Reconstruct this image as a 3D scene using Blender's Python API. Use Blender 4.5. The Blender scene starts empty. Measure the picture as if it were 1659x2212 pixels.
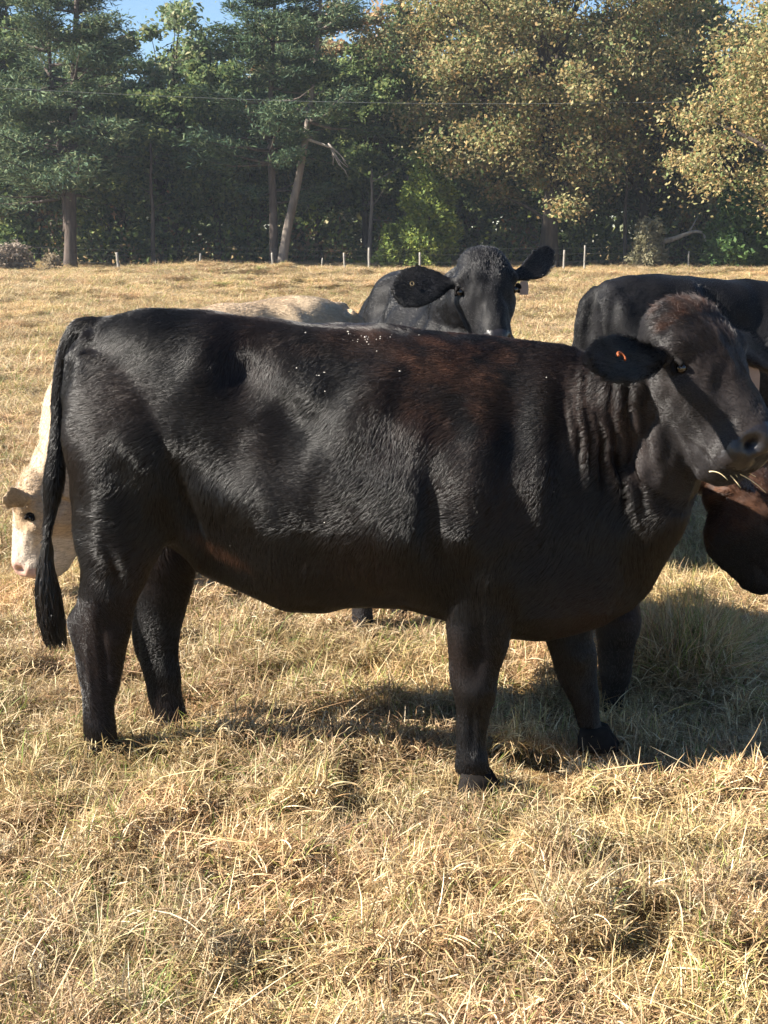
import bpy, math
import numpy as np
from mathutils import Vector, Matrix

R = math.radians
scene = bpy.context.scene
col = scene.collection

# ------------------------------------------------------------------ camera, sky, sun, exposure
EYE_H = 1.6
FPX = 3000.0                       # focal length measured in the 1659 x 2212 view of the photograph
PITCH = math.atan(586.0 / FPX)
cam_d = bpy.data.cameras.new('camera'); cam = bpy.data.objects.new('camera', cam_d); col.objects.link(cam)
cam.location = (0, 0, EYE_H); cam.rotation_euler = (math.pi / 2 - PITCH, 0, 0)
cam_d.sensor_fit = 'VERTICAL'; cam_d.sensor_height = 36.0; cam_d.lens = 36.0 * FPX / 2212.0
cam_d.clip_start = 0.05; cam_d.clip_end = 2000
scene.camera = cam

SUN_EL, SUN_AZ = R(35), R(10)      # azimuth: from the left, turned this much towards the camera
to_sun = Vector((-math.cos(SUN_EL) * math.cos(SUN_AZ), -math.cos(SUN_EL) * math.sin(SUN_AZ), math.sin(SUN_EL)))
world = bpy.data.worlds.new('World'); scene.world = world; world.use_nodes = True
wn = world.node_tree; wn.nodes.clear()
sky = wn.nodes.new('ShaderNodeTexSky'); sky.sky_type = 'NISHITA'; sky.sun_disc = False
sky.sun_elevation = SUN_EL; sky.sun_rotation = math.atan2(to_sun.x, to_sun.y)
sky.altitude = 100; sky.air_density = 1.0; sky.dust_density = 0.0; sky.ozone_density = 4.0
bg = wn.nodes.new('ShaderNodeBackground'); bg.inputs['Strength'].default_value = 0.05
wo = wn.nodes.new('ShaderNodeOutputWorld')
wn.links.new(sky.outputs[0], bg.inputs[0]); wn.links.new(bg.outputs[0], wo.inputs[0])
sl = bpy.data.lights.new('sun', 'SUN'); sl.energy = 5.0; sl.angle = R(0.55); sl.color = (1.0, 0.93, 0.82)
sun = bpy.data.objects.new('sun', sl); col.objects.link(sun); sun.rotation_euler = to_sun.to_track_quat('Z', 'Y').to_euler()
sun.location = (-20, -5, 20)
vs = scene.view_settings; vs.view_transform = 'Standard'; vs.look = 'None'; vs.gamma = 1.0; vs.use_curve_mapping = False
vs.exposure = 1.85
scene.cycles.max_bounces = 5; scene.cycles.diffuse_bounces = 1; scene.cycles.glossy_bounces = 2
scene.cycles.transmission_bounces = 3; scene.cycles.transparent_max_bounces = 4
scene.cycles.use_adaptive_sampling = True; scene.cycles.adaptive_threshold = 0.02
scene.cycles.use_denoising = True
try: scene.cycles.denoiser = 'OPENIMAGEDENOISE'
except Exception: pass
try: scene.cycles_curves.shape = 'RIBBONS'
except Exception: pass

# ------------------------------------------------------------------ small helpers
_cp, _sp = math.cos(PITCH), math.sin(PITCH)
EYE = np.array([0, 0, EYE_H])
def sight(px, py):
    d = np.array([0, _cp, -_sp]) * FPX + np.array([1.0, 0, 0]) * (px - 829.5) + np.array([0, _sp, _cp]) * (1106 - py)
    return d / np.linalg.norm(d)
def on_ground(px, py, z=0.0):
    d = sight(px, py); return EYE + d * ((z - EYE_H) / d[2])
def at_depth(px, py, Y):
    d = sight(px, py); return EYE + d * (Y / d[1])

def smoothfield(seed, freq, n=14):
    """cheap smooth 3-D noise in about -1..1: a sum of random plane waves"""
    r = np.random.default_rng(seed)
    k = r.normal(size=(n, 3)); k /= np.linalg.norm(k, axis=1)[:, None]
    k *= freq * r.uniform(0.6, 1.5, size=(n, 1)) * 2 * math.pi
    ph = r.uniform(0, 2 * math.pi, n)
    def f(p):
        p = np.asarray(p, float)
        out = np.zeros(len(p))
        for i in range(n): out += np.sin(p @ k[i] + ph[i])
        return out / math.sqrt(n / 2.0) / 1.6
    return f
def sstep(a, b, x):
    t = np.clip((x - a) / (b - a), 0, 1); return t * t * (3 - 2 * t)
def herm(tk, vk, t):
    """smooth interpolation through keys (cardinal tangents, gently limited)"""
    tk = np.asarray(tk, float); vk = np.asarray(vk, float); t = np.clip(t, tk[0], tk[-1])
    m = np.gradient(vk, tk, axis=0) * 0.85
    i = np.clip(np.searchsorted(tk, t, side='right') - 1, 0, len(tk) - 2)
    h = tk[i + 1] - tk[i]; u = (t - tk[i]) / h
    if vk.ndim > 1: u = u[:, None]; h = h[:, None]
    return ((2*u**3-3*u**2+1)*vk[i] + (u**3-2*u**2+u)*h*m[i] + (-2*u**3+3*u**2)*vk[i+1] + (u**3-u**2)*h*m[i+1])

class MB:
    """collects vertices / faces (and one colour per vertex) for ONE mesh object"""
    def __init__(s): s.v = []; s.f = []; s.c = []; s.n = 0
    def add(s, v, f, c=None):
        v = np.asarray(v, float); s.v.append(v)
        s.f += [tuple(int(i) + s.n for i in q) for q in f]; s.n += len(v)
        if c is not None: s.c.append(np.broadcast_to(np.asarray(c, float), (len(v), 3)))
    def loft(s, rings, cap=True, c=None):
        rings = np.asarray(rings, float); m, n = rings.shape[:2]
        v = rings.reshape(-1, 3); f = []
        for i in range(m - 1):
            for j in range(n):
                k = (j + 1) % n; f.append((i*n+j, i*n+k, (i+1)*n+k, (i+1)*n+j))
        if cap:
            v = np.vstack([v, rings[0].mean(0), rings[-1].mean(0)])
            for j in range(n):
                k = (j + 1) % n; f.append((m*n, k, j)); f.append((m*n+1, (m-1)*n+j, (m-1)*n+k))
        s.add(v, f, c)
    def tube(s, pts, rad, n=8, c=None, flat=None):
        pts = np.asarray(pts, float); rad = np.broadcast_to(np.asarray(rad, float), (len(pts),))
        tg = np.gradient(pts, axis=0); tg /= np.linalg.norm(tg, axis=1)[:, None] + 1e-9
        ref = np.array([0, 0, 1.0]) if abs(tg[:, 2]).mean() < 0.8 else np.array([1.0, 0, 0])
        a = np.cross(tg, ref); a /= np.linalg.norm(a, axis=1)[:, None] + 1e-9
        b = np.cross(a, tg)
        th = np.linspace(0, 2*math.pi, n, endpoint=False)
        rings = pts[:, None] + rad[:, None, None] * (np.cos(th)[None, :, None]*a[:, None] + np.sin(th)[None, :, None]*b[:, None])
        s.loft(rings, True, c)
    def mesh(s, name, smooth=True):
        me = bpy.data.meshes.new(name)
        v = np.vstack(s.v); me.from_pydata(v.tolist(), [], s.f)
        if s.c:
            cc = np.vstack(s.c); a = me.color_attributes.new('tint', 'FLOAT_COLOR', 'POINT')
            a.data.foreach_set('color', np.hstack([cc, np.ones((len(cc), 1))]).astype(np.float32).ravel())
        if smooth: me.polygons.foreach_set('use_smooth', [True] * len(me.polygons))
        me.update(); return me

def quick_mesh(name, V, faces_idx, per, tint=None, smooth=False):
    """fast mesh from arrays: V (N,3), faces_idx (M,per)"""
    me = bpy.data.meshes.new(name); M = len(faces_idx)
    me.vertices.add(len(V)); me.vertices.foreach_set('co', np.asarray(V, np.float32).ravel())
    me.loops.add(M * per); me.loops.foreach_set('vertex_index', np.asarray(faces_idx, np.int32).ravel())
    me.polygons.add(M)
    me.polygons.foreach_set('loop_start', np.arange(0, M * per, per, dtype=np.int32))
    try: me.polygons.foreach_set('loop_total', np.full(M, per, np.int32))
    except Exception: pass
    if tint is not None:
        a = me.color_attributes.new('tint', 'FLOAT_COLOR', 'POINT')
        a.data.foreach_set('color', np.hstack([tint, np.ones((len(tint), 1))]).astype(np.float32).ravel())
    me.update(calc_edges=True); me.validate()
    if smooth: me.polygons.foreach_set('use_smooth', [True] * len(me.polygons))
    return me

def obj(name, me, mat=None, parent=None):
    o = bpy.data.objects.new(name, me); col.objects.link(o)
    if mat is not None and me is not None:
        me.materials.clear(); me.materials.append(mat)
    if parent is not None: o.parent = parent
    return o
def tag(o, label=None, cat=None, group=None, kind=None):
    if label: o['label'] = label
    if cat: o['category'] = cat
    if group: o['group'] = group
    if kind: o['kind'] = kind
    return o
def empty(name, loc=(0, 0, 0), rz=0.0):
    o = bpy.data.objects.new(name, None); col.objects.link(o); o.location = loc; o.rotation_euler = (0, 0, rz)
    o.empty_display_size = 0.2; return o

# ------------------------------------------------------------------ materials
def new_mat(name):
    m = bpy.data.materials.new(name); m.use_nodes = True; nt = m.node_tree; nt.nodes.clear()
    out = nt.nodes.new('ShaderNodeOutputMaterial'); return m, nt, out
def N(nt, t, **kw):
    n = nt.nodes.new(t)
    for k, v in kw.items():
        if k in n.inputs: n.inputs[k].default_value = v
        else: setattr(n, k, v)
    return n
def ramp(nt, src, stops):
    r = nt.nodes.new('ShaderNodeValToRGB'); e = r.color_ramp.elements
    while len(e) < len(stops): e.new(0.5)
    for i, (p, c) in enumerate(stops): e[i].position = p; e[i].color = (*c, 1)
    nt.links.new(src, r.inputs[0]); return r.outputs[0]
def noise(nt, scale, detail=3, rough=0.5, vec=None, w=None):
    n = N(nt, 'ShaderNodeTexNoise'); n.inputs['Scale'].default_value = scale
    n.inputs['Detail'].default_value = detail; n.inputs['Roughness'].default_value = rough
    if vec is not None: nt.links.new(vec, n.inputs['Vector'])
    return n.outputs['Fac']
def mix(nt, a, b, fac, mode='MIX'):
    m = nt.nodes.new('ShaderNodeMix'); m.data_type = 'RGBA'; m.blend_type = mode
    for s, v in ((m.inputs[0], fac), (m.inputs[6], a), (m.inputs[7], b)):
        if isinstance(v, bpy.types.NodeSocket): nt.links.new(v, s)
        elif isinstance(v, (int, float)): s.default_value = v
        else: s.default_value = (*v, 1)
    return m.outputs[2]

def attr_color(nt, name='tint'):
    a = N(nt, 'ShaderNodeAttribute'); a.attribute_name = name; return a.outputs['Color']

def mat_leaf(name, trans=0.35, rough=0.65, spec=0.12):
    m, nt, out = new_mat(name)
    c = attr_color(nt)
    oi = N(nt, 'ShaderNodeObjectInfo')
    c = mix(nt, c, ramp(nt, oi.outputs['Random'], [(0, (0.8, 0.85, 0.8)), (1, (1.15, 1.08, 1.0))]), 1.0, 'MULTIPLY')
    p = N(nt, 'ShaderNodeBsdfPrincipled'); p.inputs['Roughness'].default_value = rough
    p.inputs['Specular IOR Level'].default_value = spec
    nt.links.new(c, p.inputs['Base Color'])
    t = N(nt, 'ShaderNodeBsdfTranslucent'); nt.links.new(c, t.inputs['Color'])
    ms = N(nt, 'ShaderNodeMixShader'); ms.inputs[0].default_value = trans
    nt.links.new(p.outputs[0], ms.inputs[1]); nt.links.new(t.outputs[0], ms.inputs[2]); nt.links.new(ms.outputs[0], out.inputs[0])
    return m

def mat_bark(name, c1, c2, scale=6.0):
    m, nt, out = new_mat(name)
    g = N(nt, 'ShaderNodeTexCoord'); mp = N(nt, 'ShaderNodeMapping'); mp.inputs['Scale'].default_value = (1, 1, 0.18)
    nt.links.new(g.outputs['Object'], mp.inputs['Vector'])
    f = noise(nt, scale, 6, 0.65, mp.outputs[0])
    p = N(nt, 'ShaderNodeBsdfPrincipled'); p.inputs['Roughness'].default_value = 0.9; p.inputs['Specular IOR Level'].default_value = 0.15
    nt.links.new(ramp(nt, f, [(0.3, c1), (0.7, c2)]), p.inputs['Base Color'])
    b = N(nt, 'ShaderNodeBump'); b.inputs['Strength'].default_value = 0.7; b.inputs['Distance'].default_value = 0.05
    nt.links.new(f, b.inputs['Height']); nt.links.new(b.outputs[0], p.inputs['Normal'])
    nt.links.new(p.outputs[0], out.inputs[0]); return m

def mat_plain(name, c, rough=0.6, spec=0.4, var=0.25, scale=30.0, bump=0.0):
    m, nt, out = new_mat(name)
    g = N(nt, 'ShaderNodeTexCoord'); f = noise(nt, scale, 4, 0.6, g.outputs['Object'])
    a = tuple(x * (1 - var) for x in c); b = tuple(min(1, x * (1 + var)) for x in c)
    p = N(nt, 'ShaderNodeBsdfPrincipled'); p.inputs['Roughness'].default_value = rough; p.inputs['Specular IOR Level'].default_value = spec
    nt.links.new(ramp(nt, f, [(0.3, a), (0.7, b)]), p.inputs['Base Color'])
    if bump:
        bn = N(nt, 'ShaderNodeBump'); bn.inputs['Strength'].default_value = bump; bn.inputs['Distance'].default_value = 0.004
        nt.links.new(f, bn.inputs['Height']); nt.links.new(bn.outputs[0], p.inputs['Normal'])
    nt.links.new(p.outputs[0], out.inputs[0]); return m

def mat_hide(name, rough=0.55, spec=0.10, bump=0.15):
    """skin below the coat: colour from the coat's own 'tint' attribute, short-hair relief"""
    m, nt, out = new_mat(name)
    g = N(nt, 'ShaderNodeTexCoord'); mp = N(nt, 'ShaderNodeMapping'); mp.inputs['Rotation'].default_value = (0, R(40), 0)
    mp.inputs['Scale'].default_value = (0.25, 1, 1)
    nt.links.new(g.outputs['Object'], mp.inputs['Vector'])
    f = noise(nt, 120, 3, 0.6, mp.outputs[0])
    c = attr_color(nt)
    p = N(nt, 'ShaderNodeBsdfPrincipled'); p.inputs['Roughness'].default_value = rough; p.inputs['Specular IOR Level'].default_value = spec
    nt.links.new(mix(nt, c, ramp(nt, f, [(0.3, (0.6, 0.6, 0.6)), (0.7, (1.3, 1.3, 1.3))]), 1.0, 'MULTIPLY'), p.inputs['Base Color'])
    b = N(nt, 'ShaderNodeBump'); b.inputs['Strength'].default_value = bump; b.inputs['Distance'].default_value = 0.006
    nt.links.new(f, b.inputs['Height']); nt.links.new(b.outputs[0], p.inputs['Normal'])
    nt.links.new(p.outputs[0], out.inputs[0]); return m

def mat_fur(name, rough=0.35, spec=0.42, tr=0.0):
    m, nt, out = new_mat(name)
    c = attr_color(nt)
    p = N(nt, 'ShaderNodeBsdfPrincipled'); p.inputs['Roughness'].default_value = rough; p.inputs['Specular IOR Level'].default_value = spec
    nt.links.new(c, p.inputs['Base Color'])
    nt.links.new(p.outputs[0], out.inputs[0]); return m

# ------------------------------------------------------------------ ground
_g1 = smoothfield(11, 0.55); _g2 = smoothfield(12, 1.7); _g3 = smoothfield(13, 0.06)
MOUND = on_ground(1470, 1490); 
def ground_h(x, y):
    p = np.stack([x, y, np.zeros_like(x)], 1)
    h = 0.022 * _g1(p) + 0.014 * _g2(p)
    h += 0.25 * _g3(p) * sstep(14, 40, y)
    h += 0.10 * np.exp(-(((x - MOUND[0]) / 0.19) ** 2 + ((y - MOUND[1]) / 0.20) ** 2))
    return h - 0.02

def build_ground():
    # one sheet: fine near the camera, wide cells out to the horizon
    ys = np.concatenate([np.linspace(-60, 0, 16), np.linspace(0.3, 9, 150), np.linspace(9.3, 40, 110), np.linspace(41, 130, 70), np.linspace(140, 900, 24)])
    u = np.linspace(-1, 1, 161); u = np.sign(u) * np.abs(u) ** 2.6
    V = []
    for y in ys:
        V.append(np.stack([u * 700.0, np.full_like(u, y), np.zeros_like(u)], 1))
    V = np.array(V); m, n = V.shape[:2]; V = V.reshape(-1, 3)
    near = sstep(900, 120, np.hypot(V[:, 0], V[:, 1]))
    V[:, 2] = ground_h(V[:, 0], V[:, 1]) * near
    i = np.arange(m - 1)[:, None] * n + np.arange(n - 1)[None, :]
    i = i.ravel(); F = np.stack([i, i + 1, i + n + 1, i + n], 1)
    me = quick_mesh('field_ground', V, F, 4, smooth=True)
    mt, nt, out = new_mat('dry_pasture_soil')
    g = N(nt, 'ShaderNodeNewGeometry')
    f1 = noise(nt, 9.0, 8, 0.7, g.outputs['Position']); f2 = noise(nt, 0.35, 4, 0.6, g.outputs['Position'])
    c = mix(nt, ramp(nt, f1, [(0.25, (0.10, 0.065, 0.03)), (0.55, (0.26, 0.18, 0.085)), (0.8, (0.40, 0.30, 0.15))]),
            ramp(nt, f2, [(0.35, (0.9, 1.0, 0.8)), (0.65, (1.1, 1.0, 0.95))]), 1.0, 'MULTIPLY')
    p = N(nt, 'ShaderNodeBsdfPrincipled'); p.inputs['Roughness'].default_value = 0.95; p.inputs['Specular IOR Level'].default_value = 0.1
    nt.links.new(c, p.inputs['Base Color'])
    b = N(nt, 'ShaderNodeBump'); b.inputs['Strength'].default_value = 0.9; b.inputs['Distance'].default_value = 0.04
    nt.links.new(f1, b.inputs['Height']); nt.links.new(b.outputs[0], p.inputs['Normal']); nt.links.new(p.outputs[0], out.inputs[0])
    tag(obj('ground', me, mt), kind='structure')
build_ground()

# ------------------------------------------------------------------ grass (stuff)
STRAW = np.array([(0.56, 0.43, 0.25), (0.65, 0.52, 0.32), (0.50, 0.37, 0.20), (0.76, 0.65, 0.45), (0.33, 0.22, 0.12), (0.58, 0.42, 0.26), (0.46, 0.38, 0.18), (0.24, 0.15, 0.08), (0.50, 0.33, 0.19)])
GREEN = np.array([(0.20, 0.27, 0.06), (0.27, 0.33, 0.09), (0.33, 0.34, 0.10), (0.15, 0.22, 0.05)])
def blades(rs, xy, z0, lenr, wid, rise, greenp, curl=0.6, seg=4):
    """one ribbon blade per base point; rise = (lo, hi) start elevation in degrees; greenp may vary per blade"""
    n = len(xy); base = np.column_stack([xy, z0])
    az = rs.uniform(0, 2*math.pi, n); el = np.radians(rs.uniform(rise[0], rise[1], n))
    L = rs.uniform(lenr[0], lenr[1], n); w = rs.uniform(wid[0], wid[1], n)
    bend = rs.normal(0, curl, n); turn = rs.normal(0, curl * 0.9, n); droop = rs.uniform(0.2, 1.2, n) * curl
    P = [base]
    for k in range(seg):
        t = (k + 0.5) / seg
        e = el - droop * t * 1.6 + bend * t * 0.4; z = az + turn * t
        d = np.stack([np.cos(e)*np.cos(z), np.cos(e)*np.sin(z), np.sin(e)], 1)
        P.append(P[-1] + d * (L / seg)[:, None])
    P = np.array(P)
    P[:, :, 2] = np.maximum(P[:, :, 2], z0[None] * 0.6)
    sd = np.stack([-np.sin(az), np.cos(az), rs.normal(0, 0.6, n)], 1); sd /= np.linalg.norm(sd, axis=1)[:, None]
    prof = np.array([0.8, 1.0, 0.85, 0.55, 0.08]) if seg == 4 else np.linspace(1, 0.1, seg + 1)
    W = sd[None] * (w[None, :, None] * prof[:, None, None] * 0.5)
    V = np.stack([P - W, P + W], 2).transpose(1, 0, 2, 3).reshape(-1, 3)
    b = np.arange(n)[:, None] * (seg + 1) * 2
    q = np.array([[2*k, 2*k+1, 2*k+3, 2*k+2] for k in range(seg)])
    F = (b[:, :, None] + q[None]).reshape(-1, 4)
    isg = rs.uniform(0, 1, n) < greenp
    c = np.where(isg[:, None], GREEN[rs.integers(0, len(GREEN), n)], STRAW[rs.integers(0, len(STRAW), n)])
    c = c * rs.uniform(0.75, 1.2, (n, 1))
    t = np.linspace(0, 1, seg + 1)[None, :, None, None]      # every blade gets darker towards its foot
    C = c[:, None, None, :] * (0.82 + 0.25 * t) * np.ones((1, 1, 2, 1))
    return V, F, C.reshape(-1, 3)

TILE = 0.5
def tile_mesh(name, seed, green=0.08, tall=1.0, dens=1.0, size=TILE, wmul=1.0, mound=0.045):
    """a half-metre sod of tangled pasture grass with its own little mounds and hollows"""
    rs = np.random.default_rng(seed); hf = smoothfield(seed + 500, 2.6); gf = smoothfield(seed + 600, 3.0); df = smoothfield(seed + 700, 4.0)
    def pts(n, spread=1.12):
        n = int(n * dens); xy = rs.uniform(-size/2*spread, size/2*spread, (n, 2)); p3 = np.column_stack([xy, np.zeros(n)])
        k = rs.uniform(0, 1, n) < np.clip(0.70 + 0.70*df(p3), 0.06, 1); xy = xy[k]; p3 = p3[k]
        h = mound * (0.5 + 0.5*np.clip(hf(p3), -1, 1)); g = np.clip(green * (1 + 2.2*gf(p3)), 0.01, 0.9)
        return xy, h, g
    VV, FF, CC = [], [], []; k = 0
    def put(n, lenr, wid, rise, curl, gm=1.0, zr=(0, .02), spread=1.12):
        nonlocal k
        xy, h, g = pts(n, spread); z0 = h + rs.uniform(zr[0], zr[1], len(h)) * tall
        v, f, c = blades(rs, xy, z0, (lenr[0]*tall, lenr[1]*tall), (wid[0]*wmul, wid[1]*wmul), rise, g*gm, curl)
        VV.append(v); FF.append(f + k); CC.append(c); k += len(v)
    put(4200, (.035, .12), (.0018, .0042), (-15, 45), 1.0, .5, (.0, .045))       # matted dead stems
    put(2500, (.035, .10), (.0018, .0040), (30, 88), .8, 1.3, (.0, .02))         # standing
    put(500, (.06, .15), (.0022, .0040), (50, 88), .5, 2.0, (.0, .01))
    put(60, (.12, .30), (.0020, .0036), (2, 45), .4, 0.0, (.02, .06), 0.9)      # long pale stems
    return quick_mesh(name, np.vstack(VV), np.vstack(FF), 4, np.vstack(CC), smooth=True)

def mat_grass():
    m, nt, out = new_mat('dry_grass')
    c = attr_color(nt)
    oi = N(nt, 'ShaderNodeObjectInfo')
    c = mix(nt, c, ramp(nt, oi.outputs['Random'], [(0, (0.78, 0.74, 0.66)), (0.5, (1, 1, 1)), (1, (1.2, 1.15, 1.05))]), 1.0, 'MULTIPLY')
    g = N(nt, 'ShaderNodeNewGeometry')
    f = noise(nt, 1.1, 3, 0.6, g.outputs['Position'])
    c = mix(nt, c, ramp(nt, f, [(0.35, (0.95, 0.96, 0.84)), (0.5, (1.0, 1.0, 1.0)), (0.68, (1.12, 0.98, 0.92))]), 1.0, 'MULTIPLY')
    p = N(nt, 'ShaderNodeBsdfPrincipled'); p.inputs['Roughness'].default_value = 0.55; p.inputs['Specular IOR Level'].default_value = 0.35
    nt.links.new(c, p.inputs['Base Color'])
    t = N(nt, 'ShaderNodeBsdfTranslucent'); nt.links.new(c, t.inputs['Color'])
    ms = N(nt, 'ShaderNodeMixShader'); ms.inputs[0].default_value = 0.3
    nt.links.new(p.outputs[0], ms.inputs[1]); nt.links.new(t.outputs[0], ms.inputs[2]); nt.links.new(ms.outputs[0], out.inputs[0])
    return m

def instancer(name, pts, rot, scl, idx, coll, label, cat):
    me = bpy.data.meshes.new(name); me.vertices.add(len(pts)); me.vertices.foreach_set('co', pts.astype(np.float32).ravel())
    a = me.attributes.new('rot', 'FLOAT_VECTOR', 'POINT'); a.data.foreach_set('vector', rot.astype(np.float32).ravel())
    a = me.attributes.new('scl', 'FLOAT_VECTOR', 'POINT'); a.data.foreach_set('vector', scl.astype(np.float32).ravel())
    a = me.attributes.new('pick', 'INT', 'POINT'); a.data.foreach_set('value', idx.astype(np.int32))
    o = obj(name, me); tag(o, label, cat, kind='stuff')
    ng = bpy.data.node_groups.new(name + '_scatter', 'GeometryNodeTree')
    ng.interface.new_socket('Geometry', in_out='INPUT', socket_type='NodeSocketGeometry')
    ng.interface.new_socket('Geometry', in_out='OUTPUT', socket_type='NodeSocketGeometry')
    gi = ng.nodes.new('NodeGroupInput'); go = ng.nodes.new('NodeGroupOutput')
    ci = ng.nodes.new('GeometryNodeCollectionInfo'); ci.inputs[0].default_value = coll
    ci.inputs['Separate Children'].default_value = True; ci.inputs['Reset Children'].default_value = True
    ip = ng.nodes.new('GeometryNodeInstanceOnPoints'); ip.inputs['Pick Instance'].default_value = True
    def nat(nm, dt):
        n = ng.nodes.new('GeometryNodeInputNamedAttribute'); n.data_type = dt; n.inputs['Name'].default_value = nm; return n.outputs[0]
    L = ng.links.new
    L(gi.outputs[0], ip.inputs['Points']); L(ci.outputs[0], ip.inputs['Instance']); L(nat('pick', 'INT'), ip.inputs['Instance Index'])
    er = ng.nodes.new('FunctionNodeEulerToRotation'); L(nat('rot', 'FLOAT_VECTOR'), er.inputs[0]); L(er.outputs[0], ip.inputs['Rotation'])
    L(nat('scl', 'FLOAT_VECTOR'), ip.inputs['Scale']); L(ip.outputs[0], go.inputs[0])
    md = o.modifiers.new('scatter', 'NODES'); md.node_group = ng
    return o

def build_grass():
    gm = mat_grass()
    coll = bpy.data.collections.new('sod_sources')      # not linked to the scene: only the scattered copies show
    specs = [(.025, .70), (.04, .8), (.03, .9), (.04, .8), (.08, .85), (.07, 1.0), (.20, .9), (.28, .85), (.07, 1.3)]
    for k, (g, t) in enumerate(specs):
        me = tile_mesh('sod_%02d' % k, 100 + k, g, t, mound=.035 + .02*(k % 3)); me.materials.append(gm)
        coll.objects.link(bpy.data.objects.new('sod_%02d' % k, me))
    rs = np.random.default_rng(5); X, Y, S = [], [], []
    for y0, y1, s, wf in ((1.5, 7.5, 1.0, .42), (7.5, 16, 1.5, .40), (16, 38, 2.4, .38), (38, 88, 4.0, .38)):
        st = TILE * s * 0.84
        for y in np.arange(y0, y1, st):
            w = wf * y + 0.9 + st
            xs = np.arange(-w, w, st) + rs.uniform(0, st)
            X.append(xs + rs.normal(0, .07*st, len(xs))); Y.append(y + rs.normal(0, .07*st, len(xs))); S.append(np.full(len(xs), s))
    x = np.concatenate(X); y = np.concatenate(Y); s = np.concatenate(S); n = len(x)
    gr = smoothfield(22, 0.28)(np.stack([x, y, 0*x], 1)) + rs.normal(0, .35, n)
    idx = np.where(gr > 1.05, rs.integers(6, 8, n), np.where(gr > .45, rs.integers(4, 6, n), rs.integers(0, 4, n)))
    idx = np.where(rs.uniform(0, 1, n) < .05, 8, idx)
    z = ground_h(x, y) - 0.006
    rz = rs.integers(0, 4, n)*math.pi/2 + rs.normal(0, .12, n)
    sc = s * rs.uniform(.95, 1.1, n); zz = np.where(s > 1, s**.55, 1.0) * rs.uniform(.85, 1.15, n)
    rot = np.stack([rs.normal(0, .03, len(x)), rs.normal(0, .03, len(x)), rz], 1)
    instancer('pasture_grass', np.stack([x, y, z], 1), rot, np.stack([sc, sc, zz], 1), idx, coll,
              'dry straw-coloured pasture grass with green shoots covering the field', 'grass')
    # the big ungrazed clump on the right, a thing of its own
    rs = np.random.default_rng(17); VV, FF, CC = [], [], []; k = 0
    for n, ln, rise, curl, gp, r0 in ((1500, (.16, .30), (35, 85), .7, .10, .20), (1500, (.08, .2), (0, 60), 1.0, .05, .28), (240, (.2, .34), (55, 88), .45, .55, .16), (160, (.2, .4), (20, 70), .5, .0, .24)):
        an = rs.uniform(0, 2*math.pi, n); r = r0*np.sqrt(rs.uniform(0, 1, n)); xy = np.stack([r*np.cos(an), r*np.sin(an)], 1)
        v, f, c = blades(rs, xy, .10*np.exp(-(r/.2)**2)*rs.uniform(.2, 1, n), ln, (.0022, .0046), rise, gp, curl); VV.append(v); FF.append(f + k); CC.append(c); k += len(v)
    cl = obj('grass_clump', quick_mesh('grass_clump', np.vstack(VV), np.vstack(FF), 4, np.vstack(CC), smooth=True), gm)
    cl.location = (MOUND[0], MOUND[1], float(ground_h(MOUND[:1], MOUND[1:2])[0]) - .03)
    tag(cl, 'tall shaggy clump of dry grass right of the main cow\'s front legs', 'grass clump')
if True: build_grass()

# ------------------------------------------------------------------ cattle
# The main cow's frame: x forward (towards the head), y to her far side, z up.
P_NF = on_ground(1024, 1705); P_NH = on_ground(222, 1640)
COW_F = (P_NF - P_NH); COW_F[2] = 0; COW_F /= np.linalg.norm(COW_F)
COW_L = np.array([-COW_F[1], COW_F[0], 0])
COW_O = (P_NF + P_NH) / 2 + COW_L * 0.165; COW_O[2] = 0
COW_YAW = math.atan2(COW_F[1], COW_F[0])
def side(px, py, c=0.0):
    """point of the cow's lengthwise plane y = c seen at that place of the photograph -> local (x, z)"""
    d = sight(px, py); t = ((COW_O - EYE) @ COW_L + c) / (d @ COW_L)
    q = EYE + d * t - COW_O
    return np.array([q @ COW_F, q[2]])
def near_pt(px, py, c):
    q = side(px, py, c); return np.array([q[0], c, q[1]])

TOP = [(188, 694), (225, 681), (265, 672), (310, 667), (400, 665), (450, 670), (520, 681), (600, 690), (700, 697), (800, 703), (900, 712), (1000, 722), (1100, 731), (1200, 742), (1280, 765), (1360, 850), (1420, 980), (1452, 1110)]
BOT = [(150, 900), (250, 1060), (330, 1165), (400, 1200), (450, 1238), (500, 1260), (560, 1288), (600, 1312), (640, 1326), (700, 1326), (760, 1314), (850, 1312), (930, 1330), (1050, 1365), (1180, 1385), (1280, 1362), (1340, 1332), (1390, 1298), (1430, 1225), (1452, 1150)]
def trace(pts, c=0.0):
    a = np.array([side(px, py, c) for px, py in pts]); return a[np.argsort(a[:, 0])]
TOPL, BOTL = trace(TOP), trace(BOT, -0.04)
X0, X1 = TOPL[0, 0], TOPL[-1, 0]
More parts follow.
